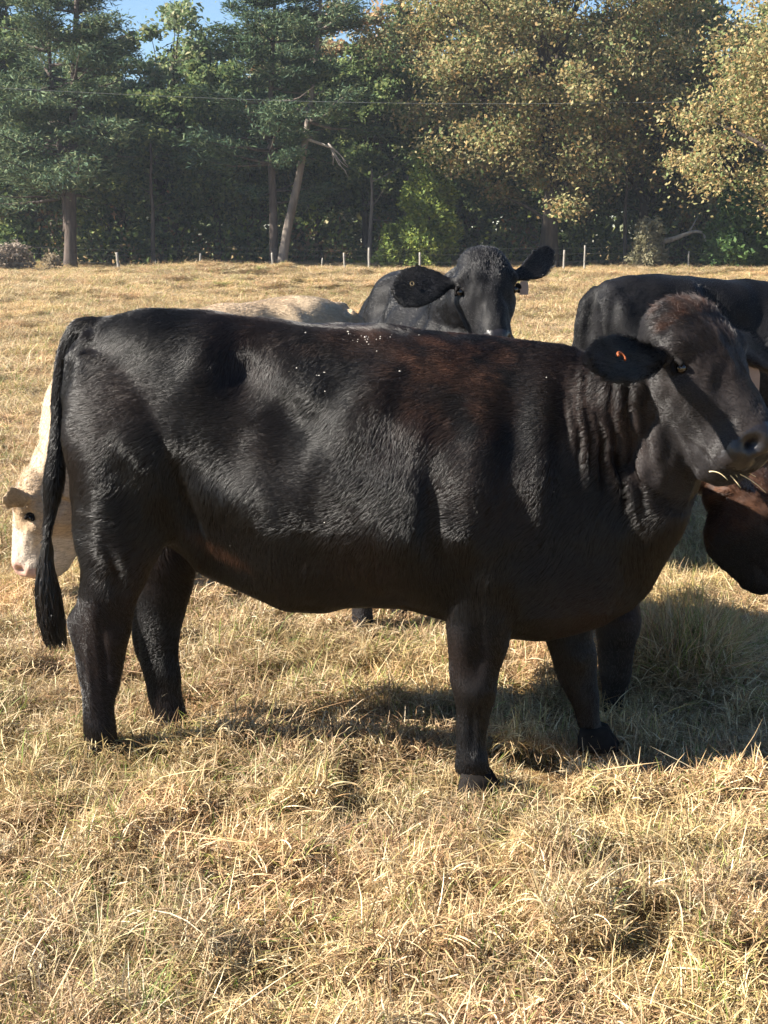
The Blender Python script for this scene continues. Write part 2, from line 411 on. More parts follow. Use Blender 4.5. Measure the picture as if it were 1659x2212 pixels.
# half width, height of the widest point (fraction from the belly up), roundness along the body
_xk = np.array([0.0, 0.03, 0.08, 0.16, 0.27, 0.38, 0.50, 0.60, 0.70, 0.78, 0.85, 0.91, 0.96, 1.0]) * (X1 - X0) + X0
_wk = [0.055, 0.12, 0.185, 0.235, 0.26, 0.285, 0.325, 0.335, 0.30, 0.275, 0.235, 0.185, 0.13, 0.06]
_ck = [0.55, 0.55, 0.55, 0.58, 0.58, 0.50, 0.44, 0.42, 0.42, 0.42, 0.42, 0.42, 0.45, 0.5]
_pk = [2.0, 2.1, 2.2, 2.35, 2.5, 2.35, 2.15, 2.05, 2.0, 2.0, 2.0, 2.0, 2.0, 2.0]
def torso_rings(n=56, m=72, fat=1.0):
    th = np.linspace(0, 2*math.pi, n, endpoint=False); c, s = np.cos(th), np.sin(th)
    xs = np.linspace(X0, X1, m)
    zt = herm(TOPL[:, 0], TOPL[:, 1], xs); zb = herm(BOTL[:, 0], BOTL[:, 1], xs)
    w = herm(_xk, np.array(_wk), xs) * fat; cf = herm(_xk, np.array(_ck), xs); pp = herm(_xk, np.array(_pk), xs)
    rings = []
    for i in range(m):
        zc = zb[i] + (zt[i] - zb[i]) * cf[i]; e = 2.0 / pp[i]
        y = w[i] * np.sign(c) * np.abs(c) ** e
        up = (zt[i] - zc) * np.abs(s) ** e; dn = (zc - zb[i]) * np.abs(s) ** (e * 1.05)
        rings.append(np.stack([np.full(n, xs[i]), y, zc + np.where(s >= 0, up, -dn)], 1))
    return rings
# legs: (photo y, left edge, right edge, sideways thickness, sideways centre)
HIND_NEAR = [(760, 175, 400, .05, .11), (850, 146, 425, .105, .135), (950, 146, 425, .125, .155), (1050, 152, 405, .118, .165), (1130, 160, 385, .105, .165), (1190, 169, 355, .09, .16), (1240, 176, 325, .075, .155), (1290, 168, 300, .062, .15),
             (1338, 150, 284, .052, .145), (1373, 153, 276, .048, .145), (1423, 168, 268, .042, .145), (1473, 175, 258, .038, .145), (1523, 179, 250, .037, .145), (1573, 180, 251, .042, .145), (1605, 184, 258, .042, .145)]
HIND_FAR = [(800, 200, 400, .05, .12), (900, 180, 420, .11, .135), (1000, 190, 430, .115, .145), (1100, 220, 425, .10, .14), (1180, 262, 425, .088, .13), (1223, 285, 420, .08, .125), (1270, 296, 414, .065, .12), (1338, 284, 394, .055, .115),
            (1373, 284, 388, .048, .115), (1423, 297, 384, .042, .115), (1473, 316, 389, .038, .115), (1523, 329, 398, .037, .115), (1560, 336, 407, .042, .115), (1585, 344, 416, .042, .115)]
FORE_NEAR = [(830, 960, 1120, .05, .12), (930, 930, 1180, .09, .17), (1030, 935, 1190, .11, .185), (1130, 945, 1175, .11, .185), (1230, 955, 1140, .10, .18), (1323, 961, 1110, .082, .17), (1373, 967, 1102, .07, .165), (1423, 971, 1087, .058, .165),
             (1473, 973, 1077, .054, .165), (1503, 978, 1073, .054, .165), (1548, 987, 1060, .042, .165), (1598, 988, 1050, .037, .165), (1640, 987, 1053, .042, .165), (1668, 987, 1062, .042, .165)]
FORE_FAR = [(900, 1080, 1250, .06, .14), (1000, 1080, 1290, .09, .17), (1100, 1090, 1300, .10, .175), (1200, 1110, 1300, .095, .17), (1300, 1150, 1290, .08, .16), (1363, 1172, 1282, .068, .155), (1398, 1184, 1287, .062, .155), (1448, 1198, 1290, .055, .155),
            (1478, 1212, 1291, .052, .155), (1523, 1236, 1293, .042, .155), (1555, 1244, 1300, .042, .155), (1572, 1249, 1309, .042, .155)]
def leg_rings(spec, sgn, shift=0.0, n=28, m=44):
    k = []
    for (py, a, b, ry, yc) in spec:
        A, B = side(a, py, sgn*yc), side(b, py, sgn*yc)
        k.append(((A[0]+B[0])/2, sgn*yc, (A[1]+B[1])/2, abs(B[0]-A[0])/2, ry))
    k = np.array(k); k[:, 0] += shift*sstep(.85, .36, k[:, 2]); t = np.arange(len(k)); q = herm(t, k, np.linspace(0, len(k)-1, m))
    th = np.linspace(0, 2*math.pi, n, endpoint=False)
    return [np.stack([x + rx*np.cos(th), y + ry*np.sin(th), np.full(n, z)], 1) for x, y, z, rx, ry in q], k[-1]

HEAD_U = np.array([-.05, -.02, .02, .065, .115, .165, .22, .27, .315, .355, .39, .415, .44, .46])
HEAD_T = np.array([.0, .035, .052, .056, .052, .046, .038, .030, .022, .016, .012, .008, -.006, -.03])
HEAD_B = np.array([-.10, -.16, -.21, -.26, -.300, -.318, -.315, -.302, -.285, -.270, -.258, -.240, -.212, -.15])
HEAD_W = np.array([.06, .100, .126, .140, .148, .145, .132, .114, .099, .091, .093, .095, .086, .05])
HEAD_CF = np.array([.55, .60, .66, .70, .72, .70, .66, .60, .55, .5, .5, .5, .5, .5])
def head_rings(n=44, m=60, broad=1.0):
    us = np.linspace(HEAD_U[0], HEAD_U[-1], m); th = np.linspace(0, 2*math.pi, n, endpoint=False); c, s = np.cos(th), np.sin(th)
    T, B, W, CF = (herm(HEAD_U, a, us) for a in (HEAD_T, HEAD_B, HEAD_W, HEAD_CF))
    rings = []
    for u, t, b, w, cf in zip(us, T, B, W, CF):
        zc = b + (t - b)*cf; e = 2/2.15
        y = broad * w*np.sign(c)*np.abs(c)**e
        v = zc + np.where(s >= 0, (t-zc)*np.abs(s)**e, -(zc-b)*np.abs(s)**1.15)
        y = np.where(s < 0, y*(1 - 0.35*np.abs(s)**2), y)
        rings.append(np.stack([np.full(n, u), y, v], 1))
    return rings      # in head space: (u along the face, w sideways, v out of the forehead)
def ear_rings(sgn, L=0.25, W=0.072, droop=0.05, cup=0.02, back=0.0, u0=0.075, v0=-0.045, n=24, m=22):
    """a leaf-shaped cupped ear that leaves the side of the head; head space"""
    ts = np.linspace(0, 1, m); rings = []
    for t in ts:
        wid = W * float(herm([0, .12, .3, .55, .75, .92, 1.0], np.array([.30, .36, .66, 1.0, .96, .62, .12]), np.array([t]))[0])
        th_ = 0.013 * (1 - 0.55*t) + 0.003
        a = np.linspace(0, 2*math.pi, n, endpoint=False); cc, ss = np.cos(a), np.sin(a)
        across = wid*cc                                      # along u (face direction)
        cuppy = cup*(np.abs(cc)**2)*math.sin(math.pi*min(1, t*1.15))*(wid/W)
        out = (0.125 + L*t)
        rings.append(np.stack([u0 + across + droop*t**1.3, sgn*np.full(n, out), v0 + th_*ss + cuppy*1.0 - back*t - 0.01*t], 1))
    return rings

def frame_of(facing, pitch, roll=0.0):
    """head axes from a horizontal facing angle (radians, local frame) and a downward pitch"""
    f = np.array([math.cos(facing), math.sin(facing), 0]); z = np.array([0, 0, 1.0])
    u = f*math.cos(pitch) - z*math.sin(pitch); v = f*math.sin(pitch) + z*math.cos(pitch); w = np.cross(v, u)
    if roll:
        v2 = v*math.cos(roll) + w*math.sin(roll); w = w*math.cos(roll) - v*math.sin(roll); v = v2
    return u, w, v
def to_local(q, org, fr):
    q = np.asarray(q); return org + q[..., 0:1]*fr[0] + q[..., 1:2]*fr[1] + q[..., 2:3]*fr[2]
def to_head(p, org, fr):
    d = p - org; return np.stack([d @ fr[0], d @ fr[1], d @ fr[2]], 1)

def remesh(mb, voxel, name):
    me = mb.mesh(name + '_lofts'); o = bpy.data.objects.new('tmp', me); col.objects.link(o)
    md = o.modifiers.new('r', 'REMESH'); md.mode = 'VOXEL'; md.voxel_size = voxel; md.adaptivity = 0
    bpy.context.view_layer.update(); dg = bpy.context.evaluated_depsgraph_get()
    out = bpy.data.meshes.new_from_object(o.evaluated_get(dg)); out.name = name
    bpy.data.objects.remove(o); bpy.data.meshes.remove(me); return out
def mesh_arrays(me):
    V = np.empty(len(me.vertices)*3, np.float32); me.vertices.foreach_get('co', V)
    E = np.empty(len(me.edges)*2, np.int32); me.edges.foreach_get('vertices', E)
    return V.reshape(-1, 3).astype(float), E.reshape(-1, 2)
def relax(V, E, w, it, lam=0.5, mu=-0.0):
    n = len(V); deg = np.bincount(E.ravel(), minlength=n)[:, None].astype(float)
    for k in range(it):
        for f in ((lam, mu) if mu else (lam,)):
            S = np.stack([np.bincount(E[:, 0], V[E[:, 1], i], n) + np.bincount(E[:, 1], V[E[:, 0], i], n) for i in range(3)], 1)
            V = V + (S/deg - V) * (f*w)[:, None]
    return V
def normals(me, V):
    me.vertices.foreach_set('co', V.astype(np.float32).ravel()); me.update()
    Nn = np.empty(len(V)*3, np.float32); me.vertices.foreach_get('normal', Nn); return Nn.reshape(-1, 3).astype(float)

HIDE = mat_hide('cow_hide'); FUR = mat_fur('cow_fur')
EYE_M = mat_plain('cow_eye', (0.012, 0.008, 0.006), 0.06, 0.8, 0.3)
LID_M = mat_plain('cow_eyelid', (0.009, 0.008, 0.008), 0.8, 0.1, 0.3)
HOOF_M = mat_plain('hoof_horn', (0.012, 0.010, 0.009), 0.8, 0.1, 0.4, 40, 0.3)
NOSE_M = mat_plain('wet_nose', (0.013, 0.011, 0.012), 0.36, 0.45, 0.3, 90, 0.5)
PINK_M = mat_plain('pink_nose', (0.45, 0.28, 0.22), 0.35, 0.5, 0.2, 60, 0.3)

def hair(name, P, col3, rad, parent, mat):
    """P: (n, k, 3) strands, one colour per strand -> one curves object"""
    n, k = P.shape[:2]
    hc = bpy.data.hair_curves.new(name); hc.add_curves([k]*n)
    hc.attributes['position'].data.foreach_set('vector', P.astype(np.float32).ravel())
    r = hc.attributes.get('radius') or hc.attributes.new('radius', 'FLOAT', 'POINT')
    r.data.foreach_set('value', np.broadcast_to(rad, (n, k)).astype(np.float32).ravel())
    a = hc.attributes.new('tint', 'FLOAT_COLOR', 'CURVE')
    a.data.foreach_set('color', np.hstack([col3, np.ones((n, 1))]).astype(np.float32).ravel())
    hc.materials.append(mat)
    o = bpy.data.objects.new(name, hc); col.objects.link(o); o.parent = parent; o['kind'] = 'stuff'
    return o

def hoof_mesh():
    mb = MB()
    for s in (-1, 1):
        rings = []
        for z, x0, x1, w in ((0.0, -.045, .075, .030), (.02, -.043, .068, .029), (.045, -.040, .052, .027), (.07, -.036, .040, .024)):
            th = np.linspace(0, 2*math.pi, 14, endpoint=False)
            cx, rx = (x0+x1)/2, (x1-x0)/2
            y = s*(0.004 + w*0.9) + w*0.85*np.sin(th)*(1 - 0.25*np.clip(np.cos(th), 0, 1))
            rings.append(np.stack([cx + rx*np.cos(th), y - s*0.012*np.clip(np.cos(th), 0, 1), np.full(14, z)], 1))
        mb.loft(rings)
    return mb.mesh('hoof')
HOOF_ME = hoof_mesh()

def ball(r, squash=(1, 1, 1), n=16, m=10):
    mb = MB(); rings = []
    for j in range(1, m):
        a = math.pi*j/m; th = np.linspace(0, 2*math.pi, n, endpoint=False)
        rings.append(np.stack([r*squash[0]*np.sin(a)*np.cos(th), r*squash[1]*np.sin(a)*np.sin(th), np.full(n, r*squash[2]*math.cos(a))], 1))
    mb.loft(rings); return mb.mesh('ball')

def make_cow(name, label, loc, yaw, scale=1.0, voxel=0.0075, poll=(0.95, 0, 1.2), facing=0.0, pitch=0.9, roll=0.0, neck_mid=None, neck_up=0.0,
             coat=None, fur_n=60000, fur_len=0.016, fur_w=0.0007, detail=None, ears=None, seed=1, tail=True, group=None, fat=1.0, lit_hair=None, broad=1.0, neck_r=None, legs=None, extra=None, nose=None, hvar=1.0, tail_in=0.0):
    root = empty(name, loc, yaw); root.scale = (scale,)*3
    tag(root, label, 'cow', group)
    mb = MB(); mb.loft(torso_rings(fat=fat))
    feet = []
    for spec, sg, sh in (legs or ((HIND_NEAR, -1, 0), (HIND_FAR, 1, 0), (FORE_NEAR, -1, 0), (FORE_FAR, 1, 0))):
        rr, end = leg_rings(spec, sg, sh); mb.loft(rr); feet.append(end)
    org = np.array(poll, float); fr = frame_of(facing, pitch, roll)
    mb.loft([to_local(r, org, fr) for r in head_rings(broad=broad)])
    er = ears or {}
    for sg in (-1, 1):
        e = dict(L=.23, W=.068, droop=.04, cup=.022, back=0.0); e.update(er.get(sg, {}))
        mb.loft([to_local(r, org, fr) for r in ear_rings(sg, **e)])
    # neck: elliptical sections from the shoulders to the back of the skull
    h_end = to_local(np.array([0.09, 0, -0.14]), org, fr)
    a = np.array([0.36, 0, 0.98]); b = np.array(neck_mid if neck_mid is not None else (0.5*a + 0.5*h_end) + np.array([0.02, 0, 0.05 + neck_up]))
    t = np.linspace(0, 1, 26)[:, None]
    path = (1-t)**2*a + 2*t*(1-t)*(2*b - 0.5*(a+h_end)) + t**2*h_end
    tg = np.gradient(path, axis=0); tg /= np.linalg.norm(tg, axis=1)[:, None]
    rv0, rl0, rv1, rl1 = neck_r or (0.30, 0.20, 0.155, 0.112)
    tt = t[:, 0]; rv = rv0 + (rv1-rv0)*tt**0.9; rl = rl0 + (rl1-rl0)*tt
    lat = np.stack([-tg[:, 1], tg[:, 0], 0*tg[:, 0]], 1)
    bad = np.linalg.norm(lat, axis=1) < 0.25
    lat[bad] = (0, 1, 0); lat /= np.linalg.norm(lat, axis=1)[:, None]
    upv = np.cross(tg, lat); upv *= np.where(upv[:, 2:3] < 0, -1, 1)
    th = np.linspace(0, 2*math.pi, 36, endpoint=False)
    mb.loft([path[i] + rl[i]*np.cos(th)[:, None]*lat[i] + rv[i]*np.sin(th)[:, None]*upv[i] for i in range(26)])
    for pts, rad in (extra or []): mb.tube(herm(np.arange(len(pts)), np.array(pts), np.linspace(0, len(pts)-1, 24)), herm(np.arange(len(pts)), np.array(rad), np.linspace(0, len(pts)-1, 24)), 24)
    for sg in (-1, 1): mb.tube(np.array([near_pt(215, 730, sg*.05), near_pt(178, 775, sg*.06), near_pt(172, 850, sg*.07), near_pt(180, 950, sg*.08)]), [.05, .055, .06, .06], 16)   # seat bones
    # tail
    if tail:
        tp = np.array([(*(side(px, py, -0.01)[:1]), -0.01, side(px, py, -0.01)[1]) for px, py in ((215, 700), (172, 712), (143, 765), (128, 850), (124, 950), (114, 1050), (106, 1130), (100, 1200), (100, 1260))])
        tp[1:, 0] += tail_in; q = herm(np.arange(9), tp, np.linspace(0, 8, 50)); rd = herm(np.arange(9), np.array([.03, .030, .026, .024, .024, .022, .020, .019, .015]), np.linspace(0, 8, 50))
        mb.tube(q, rd, 14)
    me = remesh(mb, voxel, 'body'); V, E = mesh_arrays(me)
    H = to_head(V, org, fr)
    headness = sstep(-0.02, 0.06, H[:, 0]) * (np.abs(H[:, 1]) < 0.17) * (np.abs(H[:, 2]) < 0.36) * (np.linalg.norm(H, axis=1) < 0.62)
    earness = ((np.abs(H[:, 1]) > 0.155) & (np.linalg.norm(H - np.array([0.06, 0, -0.02]), axis=1) < 0.47) & (np.abs(H[:, 2]+0.045) < 0.12)).astype(float)
    legness = sstep(0.62, 0.45, V[:, 2]) * (1 - headness) * (np.linalg.norm(V - org, axis=1) > 0.7)
    tailness = (V[:, 0] < X0 - 0.0) .astype(float)
    w = np.clip(1 - 0.75*headness - 0.85*earness - 0.6*legness - 0.6*tailness, 0.1, 1)
    V = relax(V, E, w, int(20 * (0.0075/voxel)**1), 0.5)
    # --- anatomy on both sides, in the cow's own frame
    nrm = normals(me, V); ay = np.abs(V[:, 1])
    def spot(px, py, c, rx, rz, amt, rot=0.0, p=2.0):
        s = side(px, py, c); dx, dz = V[:, 0]-s[0], V[:, 2]-s[1]
        a, b = dx*math.cos(rot)+dz*math.sin(rot), -dx*math.sin(rot)+dz*math.cos(rot)
        return amt*np.exp(-((a/rx)**2 + (b/rz)**2)**(p/2)) * sstep(0.04, 0.12, ay)
    body = (1-headness)*(1-earness)
    dsp = np.zeros(len(V))
    dsp += spot(520, 800, -.2, .075, .085, -.050)            # hollow of the flank
    dsp += spot(585, 850, -.2, .11, .10, -.012)
    dsp += spot(448, 760, -.2, .060, .075, .022)             # hook bone
    dsp += spot(185, 790, -.1, .04, .05, .012)               # pin bone
    dsp += spot(300, 770, -.2, .10, .05, -.010)
    dsp += spot(330, 930, -.22, .13, .14, .014)              # thigh
    dsp += spot(300, 1130, -.2, .035, .16, -.010, rot=.15)
    dsp += spot(405, 1120, -.22, .030, .13, -.038, rot=.2); dsp += spot(335, 1130, -.22, .055, .13, -.018, rot=.25); dsp += spot(235, 1060, -.2, .06, .14, .012)   # crease before the stifle
    dsp += spot(540, 1080, -.3, .16, .085, .030)              # low flank bulge
    dsp += spot(800, 870, -.3, .06, .12, .022, rot=-.5); dsp += spot(690, 900, -.3, .05, .13, -.016, rot=-.4)
    dsp += spot(625, 905, -.3, .075, .085, -.028); dsp += spot(560, 960, -.3, .05, .06, .012)
    dsp += spot(935, 1130, -.3, .035, .20, -.026)            # behind the shoulder
    dsp += spot(1025, 1050, -.28, .055, .17, .030, rot=-.08) # shoulder blade and arm
    dsp += spot(1110, 960, -.25, .045, .18, -.016); dsp += spot(1165, 1000, -.25, .04, .17, .014)
    dsp += spot(1215, 1010, -.2, .03, .2, -.015)
    for k, px in enumerate((690, 745, 800, 855, 905)):       # faint ribs
        dsp += spot(px, 960, -.3, .016, .17, .0016, rot=-.25)
    dsp += body*(0.008*smoothfield(seed+3, 2.6)(V) + 0.003*smoothfield(seed+4, 6.0)(V))*(1-0.6*legness)
    # hock, knee, tendons
    for px_, py_, c_, rx_, rz_, am_ in ((205, 1335, -.2, .035, .05, .010), (226, 1430, -.18, .012, .11, -.008), (195, 1470, -.18, .012, .12, .005), (215, 1575, -.18, .03, .03, .006), (1030, 1495, -.21, .045, .035, .009), (1035, 1400, -.22, .018, .09, -.008), (1000, 1400, -.22, .03, .10, .008), (1020, 1575, -.2, .010, .09, -.006), (1022, 1645, -.2, .03, .03, .007), (250, 1250, -.22, .02, .10, -.010)):
        dsp += spot(px_, py_, c_, rx_, rz_, am_)
    dsp += legness*0.003*smoothfield(seed+5, 9.0)(V)
    V = V + nrm*dsp[:, None]
    if detail: V = detail(V, me, H, headness, earness, org, fr)
    # --- face
    H = to_head(V, org, fr); aw = np.abs(H[:, 1])
    def hspot(u, w_, v, r, amt, p=2):
        d = np.sqrt((H[:, 0]-u)**2 + (aw-w_)**2 + (H[:, 2]-v)**2); return amt*np.exp(-(d/r)**p)
    d2 = hspot(.165, .145, -.034, .030, -.022) + hspot(.128, .136, .010, .036, .022) + hspot(.26, .108, -.055, .035, .008) + hspot(.21, .132, -.07, .03, .006)
    d2 += hspot(.09, 0, .06, .05, -.006) + hspot(.12, .05, .055, .045, .008)
    d2 += hspot(.430, .060, -.040, .021, -.045) + hspot(.412, .076, -.022, .018, .009) + hspot(.452, .036, -.04, .02, .005)
    groove = np.exp(-((H[:, 2] + .150 + .16*(0.42-H[:, 0]))/.008)**2)*sstep(.28, .33, H[:, 0]); d2 += -.010*groove
    d2 += hspot(.27, .075, .0, .05, -.010) + hspot(.15, .12, -.16, .07, .010) + hspot(.31, .09, -.12, .05, -.007)
    d2 += headness*(.0018*smoothfield(seed+20, 22.0)(V*np.array([1, 1, .6])) + .0022*smoothfield(seed+21, 11.0)(V))
    nrm = normals(me, V); V = V + nrm*(d2*(np.linalg.norm(H, axis=1) < .64))[:, None]
    V = relax(V, E, np.ones(len(V)), 1, 0.4)
    nrm = normals(me, V)
    H = to_head(V, org, fr)
    inhead = (H[:, 0] > -.06) & (H[:, 0] < .5) & ((np.abs(H[:, 1]) < .165) | (earness > .5)) & (H[:, 2] < .12) & (H[:, 2] > np.maximum(-.33, -.12 - 1.1*np.clip(H[:, 0], 0, 1)))
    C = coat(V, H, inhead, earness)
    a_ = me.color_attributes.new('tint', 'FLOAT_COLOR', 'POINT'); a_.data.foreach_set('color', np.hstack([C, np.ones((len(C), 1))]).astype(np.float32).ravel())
    me.polygons.foreach_set('use_smooth', [True]*len(me.polygons)); me.update()
    body_o = obj('body', me, HIDE, root)
    me.materials.append(nose or NOSE_M); bare = (H[:, 0] > .398) & inhead & (H[:, 2] > -.12) & (np.abs(H[:, 1]) < .12)
    vi = np.empty(len(me.loops), np.int32); me.loops.foreach_get('vertex_index', vi); ls = np.empty(len(me.polygons), np.int32); me.polygons.foreach_get('loop_start', ls)
    me.polygons.foreach_set('material_index', bare[vi[ls]].astype(np.int32))
    # eyes with lids
    for sg in (-1, 1):
        e = obj('eye', ball(.0165), EYE_M, body_o); e.location = to_local(np.array([.165, sg*.122, -.036]), org, fr)
        lid = MB(); s0 = to_local(np.array([.165, sg*.133, -.034]), org, fr); th = np.linspace(.42*math.pi, 1.58*math.pi, 14)
        pts = [s0 + fr[0]*(.022*np.cos(x)) + fr[2]*(.016*np.sin(x)) + fr[1]*sg*(.010-.006*abs(math.cos(x))) for x in th]
        lid.tube(pts, .0075, 8); obj('eyelid', lid.mesh('eyelid'), LID_M, body_o)
    for f in feet:
        h = obj('hoof', HOOF_ME, HOOF_M, body_o); h.location = (f[0]+.005, f[1], max(f[2]-0.062, -0.02)); h.scale = (1.12, 1.12, 1.0)
    # --- coat of short hair
    if fur_n:
        rs = np.random.default_rng(seed)
        me.calc_loop_triangles(); T = np.empty(len(me.loop_triangles)*3, np.int32); me.loop_triangles.foreach_get('vertices', T); T = T.reshape(-1, 3)
        A, B, Cc = V[T[:, 0]], V[T[:, 1]], V[T[:, 2]]
        ar = np.linalg.norm(np.cross(B-A, Cc-A), axis=1)
        bare = (H[:, 0] > .395) & inhead & (H[:, 2] > -.13)
        ar = ar*np.where(bare[T[:, 0]], 0.02, np.where(inhead[T[:, 0]], 2.2, 1))
        pick = rs.choice(len(T), fur_n, p=ar/ar.sum())
        r1 = np.sqrt(rs.uniform(0, 1, fur_n)); r2 = rs.uniform(0, 1, fur_n); ba = np.stack([1-r1, r1*(1-r2), r1*r2], 1)
        T3 = T[pick]; W3 = lambda arr: (arr[T3]*ba[:, :, None]).sum(1)
        Pp = W3(V); Nn = W3(nrm); Nn /= np.linalg.norm(Nn, axis=1)[:, None]; Cl = W3(C)
        hp = W3(H); ih = inhead[T3[:, 0]]; le = legness[T3[:, 0]]; ea = earness[T3[:, 0]] > .5
        flow = np.tile(np.array([-.72, 0, -.62]), (fur_n, 1)); flow[le > .4] = (-.1, 0, -1)
        flow[ih] = -0.5*fr[0] - 0.4*fr[2]; low = Pp[:, 2] < 0.8
        flow[low & ~ih] += np.array([.25, 0, -.15])
        flow[ea] = np.sign(hp[ea, 1])[:, None]*fr[1]
        ang = 0.55*smoothfield(seed+7, 2.2)(Pp) + 0.22*smoothfield(seed+8, 8.0)(Pp) + 0.09*smoothfield(seed+9, 30.0)(Pp)
        fl = flow - Nn*(flow*Nn).sum(1)[:, None]; fl /= np.linalg.norm(fl, axis=1)[:, None] + 1e-6
        bt = np.cross(Nn, fl); dr = fl*np.cos(ang)[:, None] + bt*np.sin(ang)[:, None]
        lift = np.clip(0.15 + 0.05*smoothfield(seed+10, 14.0)(Pp*np.array([1, 1, 1])) + rs.normal(0, .03, fur_n), .04, .6)
        ln = fur_len*(1 + 0.25*smoothfield(seed+11, 3)(Pp))*rs.uniform(.7, 1.2, fur_n)
        ln *= np.where(le > .4, .5, 1)
        ln *= np.where(ih & (hp[:, 0] > .17), .35, np.where(ih & (hp[:, 0] > .08), .6, 1))
        topk = ih & (hp[:, 0] < .06) & (hp[:, 2] > -.03) & ~ea; brow = ih & (hp[:, 0] >= .06) & (hp[:, 0] < .17) & (hp[:, 2] > .0) & ~ea
        ln = np.where(topk, fur_len*rs.uniform(.45, 1.1, fur_n), ln); ln = np.where(ea, fur_len*rs.uniform(.6, 1.9, fur_n), ln)
        curlv = np.where(topk, 1.2, np.where(brow, .8, .25)); ln = np.where(brow, fur_len*rs.uniform(.6, 1.1, fur_n), ln)
        jit = rs.normal(0, .09, (fur_n, 3))
        d0 = dr*np.cos(lift)[:, None] + Nn*np.sin(lift)[:, None] + jit*curlv[:, None]
        d1 = dr*np.cos(lift*.35)[:, None] + Nn*np.sin(lift*.35)[:, None] + jit + rs.normal(0, .45, (fur_n, 3))*np.where(topk, 1, 0)[:, None]
        Q = np.stack([Pp - Nn*.001, Pp + d0*ln[:, None]*.5, Pp + (d0*.5 + d1*.5)*ln[:, None]], 1)
        cc = Cl*rs.uniform(max(.3, 1-.28*hvar), 1+.40*hvar, (fur_n, 1))
        hair('fur', Q, cc, np.array([fur_w, fur_w*.8, fur_w*.25])[None], body_o, FUR)
    # --- switch of the tail
    if tail:
        rs = np.random.default_rng(seed+40); n = 700; k = 9; tt = np.linspace(0, 1, k)
        ctr = np.array([(*(side(px, py, -0.01)[:1]), -0.01, side(px, py, -0.01)[1]) for px, py in ((104, 1150), (100, 1215), (103, 1275), (111, 1335), (121, 1395))])
        ctr[:, 0] += tail_in; cq = herm(np.linspace(0, 1, 5), ctr, tt); wd = herm([0, .25, .55, .8, 1], np.array([.008, .024, .042, .044, .034]), tt)
        a_ = rs.uniform(0, 2*math.pi, n); rr = np.sqrt(rs.uniform(0, 1, n)); ll = rs.uniform(.55, 1.08, n)
        Q = np.zeros((n, k, 3))
        for j in range(k):
            tj = np.clip(tt[j]*ll, 0, 1); cj = herm(tt, cq, tj); wj = herm(tt, wd, tj)
            Q[:, j] = cj + np.stack([wj*rr*np.cos(a_), wj*rr*np.sin(a_)*.8, 0*wj], 1) + rs.normal(0, .004, (n, 3))*tt[j]
        cs = np.tile(coat(np.array([[X0, 0, .7]]), np.array([[-2., 0, 0]]), np.array([False]), np.array([0.]))[0], (n, 1))*rs.uniform(.6, 1.5, (n, 1))
        hair('tail_switch', Q, cs, np.linspace(.0022, .0008, k)[None], body_o, FUR)
    return root, body_o, org, fr

def button_tag(name, root, org, fr, at_, r, colr, mat=None):
    """round ear-tag stud with a raised half ring, lying on the inner face of the ear"""
    return None

# ---- colours of the coats
def coat_black(V, H, inhead, ear):
    C = np.tile(np.array([.0066, .0058, .0058]), (len(V), 1))
    n1 = smoothfield(61, 2.0)(V); n2 = smoothfield(62, 7.0)(V); n3 = smoothfield(63, 20.0)(V)
    s1 = side(965, 800, -.25); d = np.hypot((V[:, 0]-s1[0])/.16, (V[:, 2]-s1[1])/.17)
    rust = np.clip(sstep(1.7, .1, d)*(.50+.55*n2+.35*n3), 0, 1)
    s2 = side(820, 735, -.05); rust = np.maximum(rust, .5*sstep(1.2, .2, np.hypot((V[:, 0]-s2[0])/.28, (V[:, 2]-s2[1])/.05))*(.7+.6*n2))
    s3 = side(460, 1195, -.25); rust = np.maximum(rust, 1.0*sstep(1.2, .3, np.hypot((V[:, 0]-s3[0])/.12, (V[:, 2]-s3[1]+.45*(V[:, 0]-s3[0]))/.028)))
    pk = (inhead & (H[:, 0] < .06) & (H[:, 2] > -.02) & (ear < .5)); rust = np.maximum(rust, pk*np.clip(.55+.6*n3, 0, 1))
    rust = np.maximum(rust, np.clip(.04+.12*n1, 0, .18))
    rust = np.clip(rust, 0, 1)[:, None]
    C = C*np.where(inhead & (ear < .5), 2.8, 1.0)[:, None]  # head coat painted lighter, standing in for sunlight on the face
    return C*(1-rust) + np.array([.050, .024, .015])*rust
def coat_jet(V, H, inhead, ear):
    n = smoothfield(71, 4)(V)[:, None]; return np.tile(np.array([.0068, .0066, .0074]), (len(V), 1))*(1+.3*n)
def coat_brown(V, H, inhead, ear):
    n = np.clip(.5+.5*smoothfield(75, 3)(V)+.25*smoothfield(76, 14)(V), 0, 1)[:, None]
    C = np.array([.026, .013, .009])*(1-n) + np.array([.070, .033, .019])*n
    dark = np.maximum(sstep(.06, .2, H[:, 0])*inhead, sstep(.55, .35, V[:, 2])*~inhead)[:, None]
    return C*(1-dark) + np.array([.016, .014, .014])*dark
def coat_cream(V, H, inhead, ear):
    n = np.clip(.5+.35*smoothfield(81, 2)(V), 0, 1)[:, None]
    C = np.array([.42, .30, .19])*(1-n) + np.array([.52, .41, .28])*n
    tan = np.array([.38, .26, .16]); white = np.array([.52, .43, .34])
    w = np.maximum(sstep(.22, .25, H[:, 0]), sstep(.075, .055, np.abs(H[:, 1]))*(H[:, 2] > -.02)*sstep(.02, .06, H[:, 0]))*inhead
    t = (inhead & (H[:, 0] > -.05) & (ear < .5)).astype(float)
    C = C*(1-.6*t[:, None]) + tan*.6*t[:, None]; return C*(1-w[:, None]) + white*w[:, None]

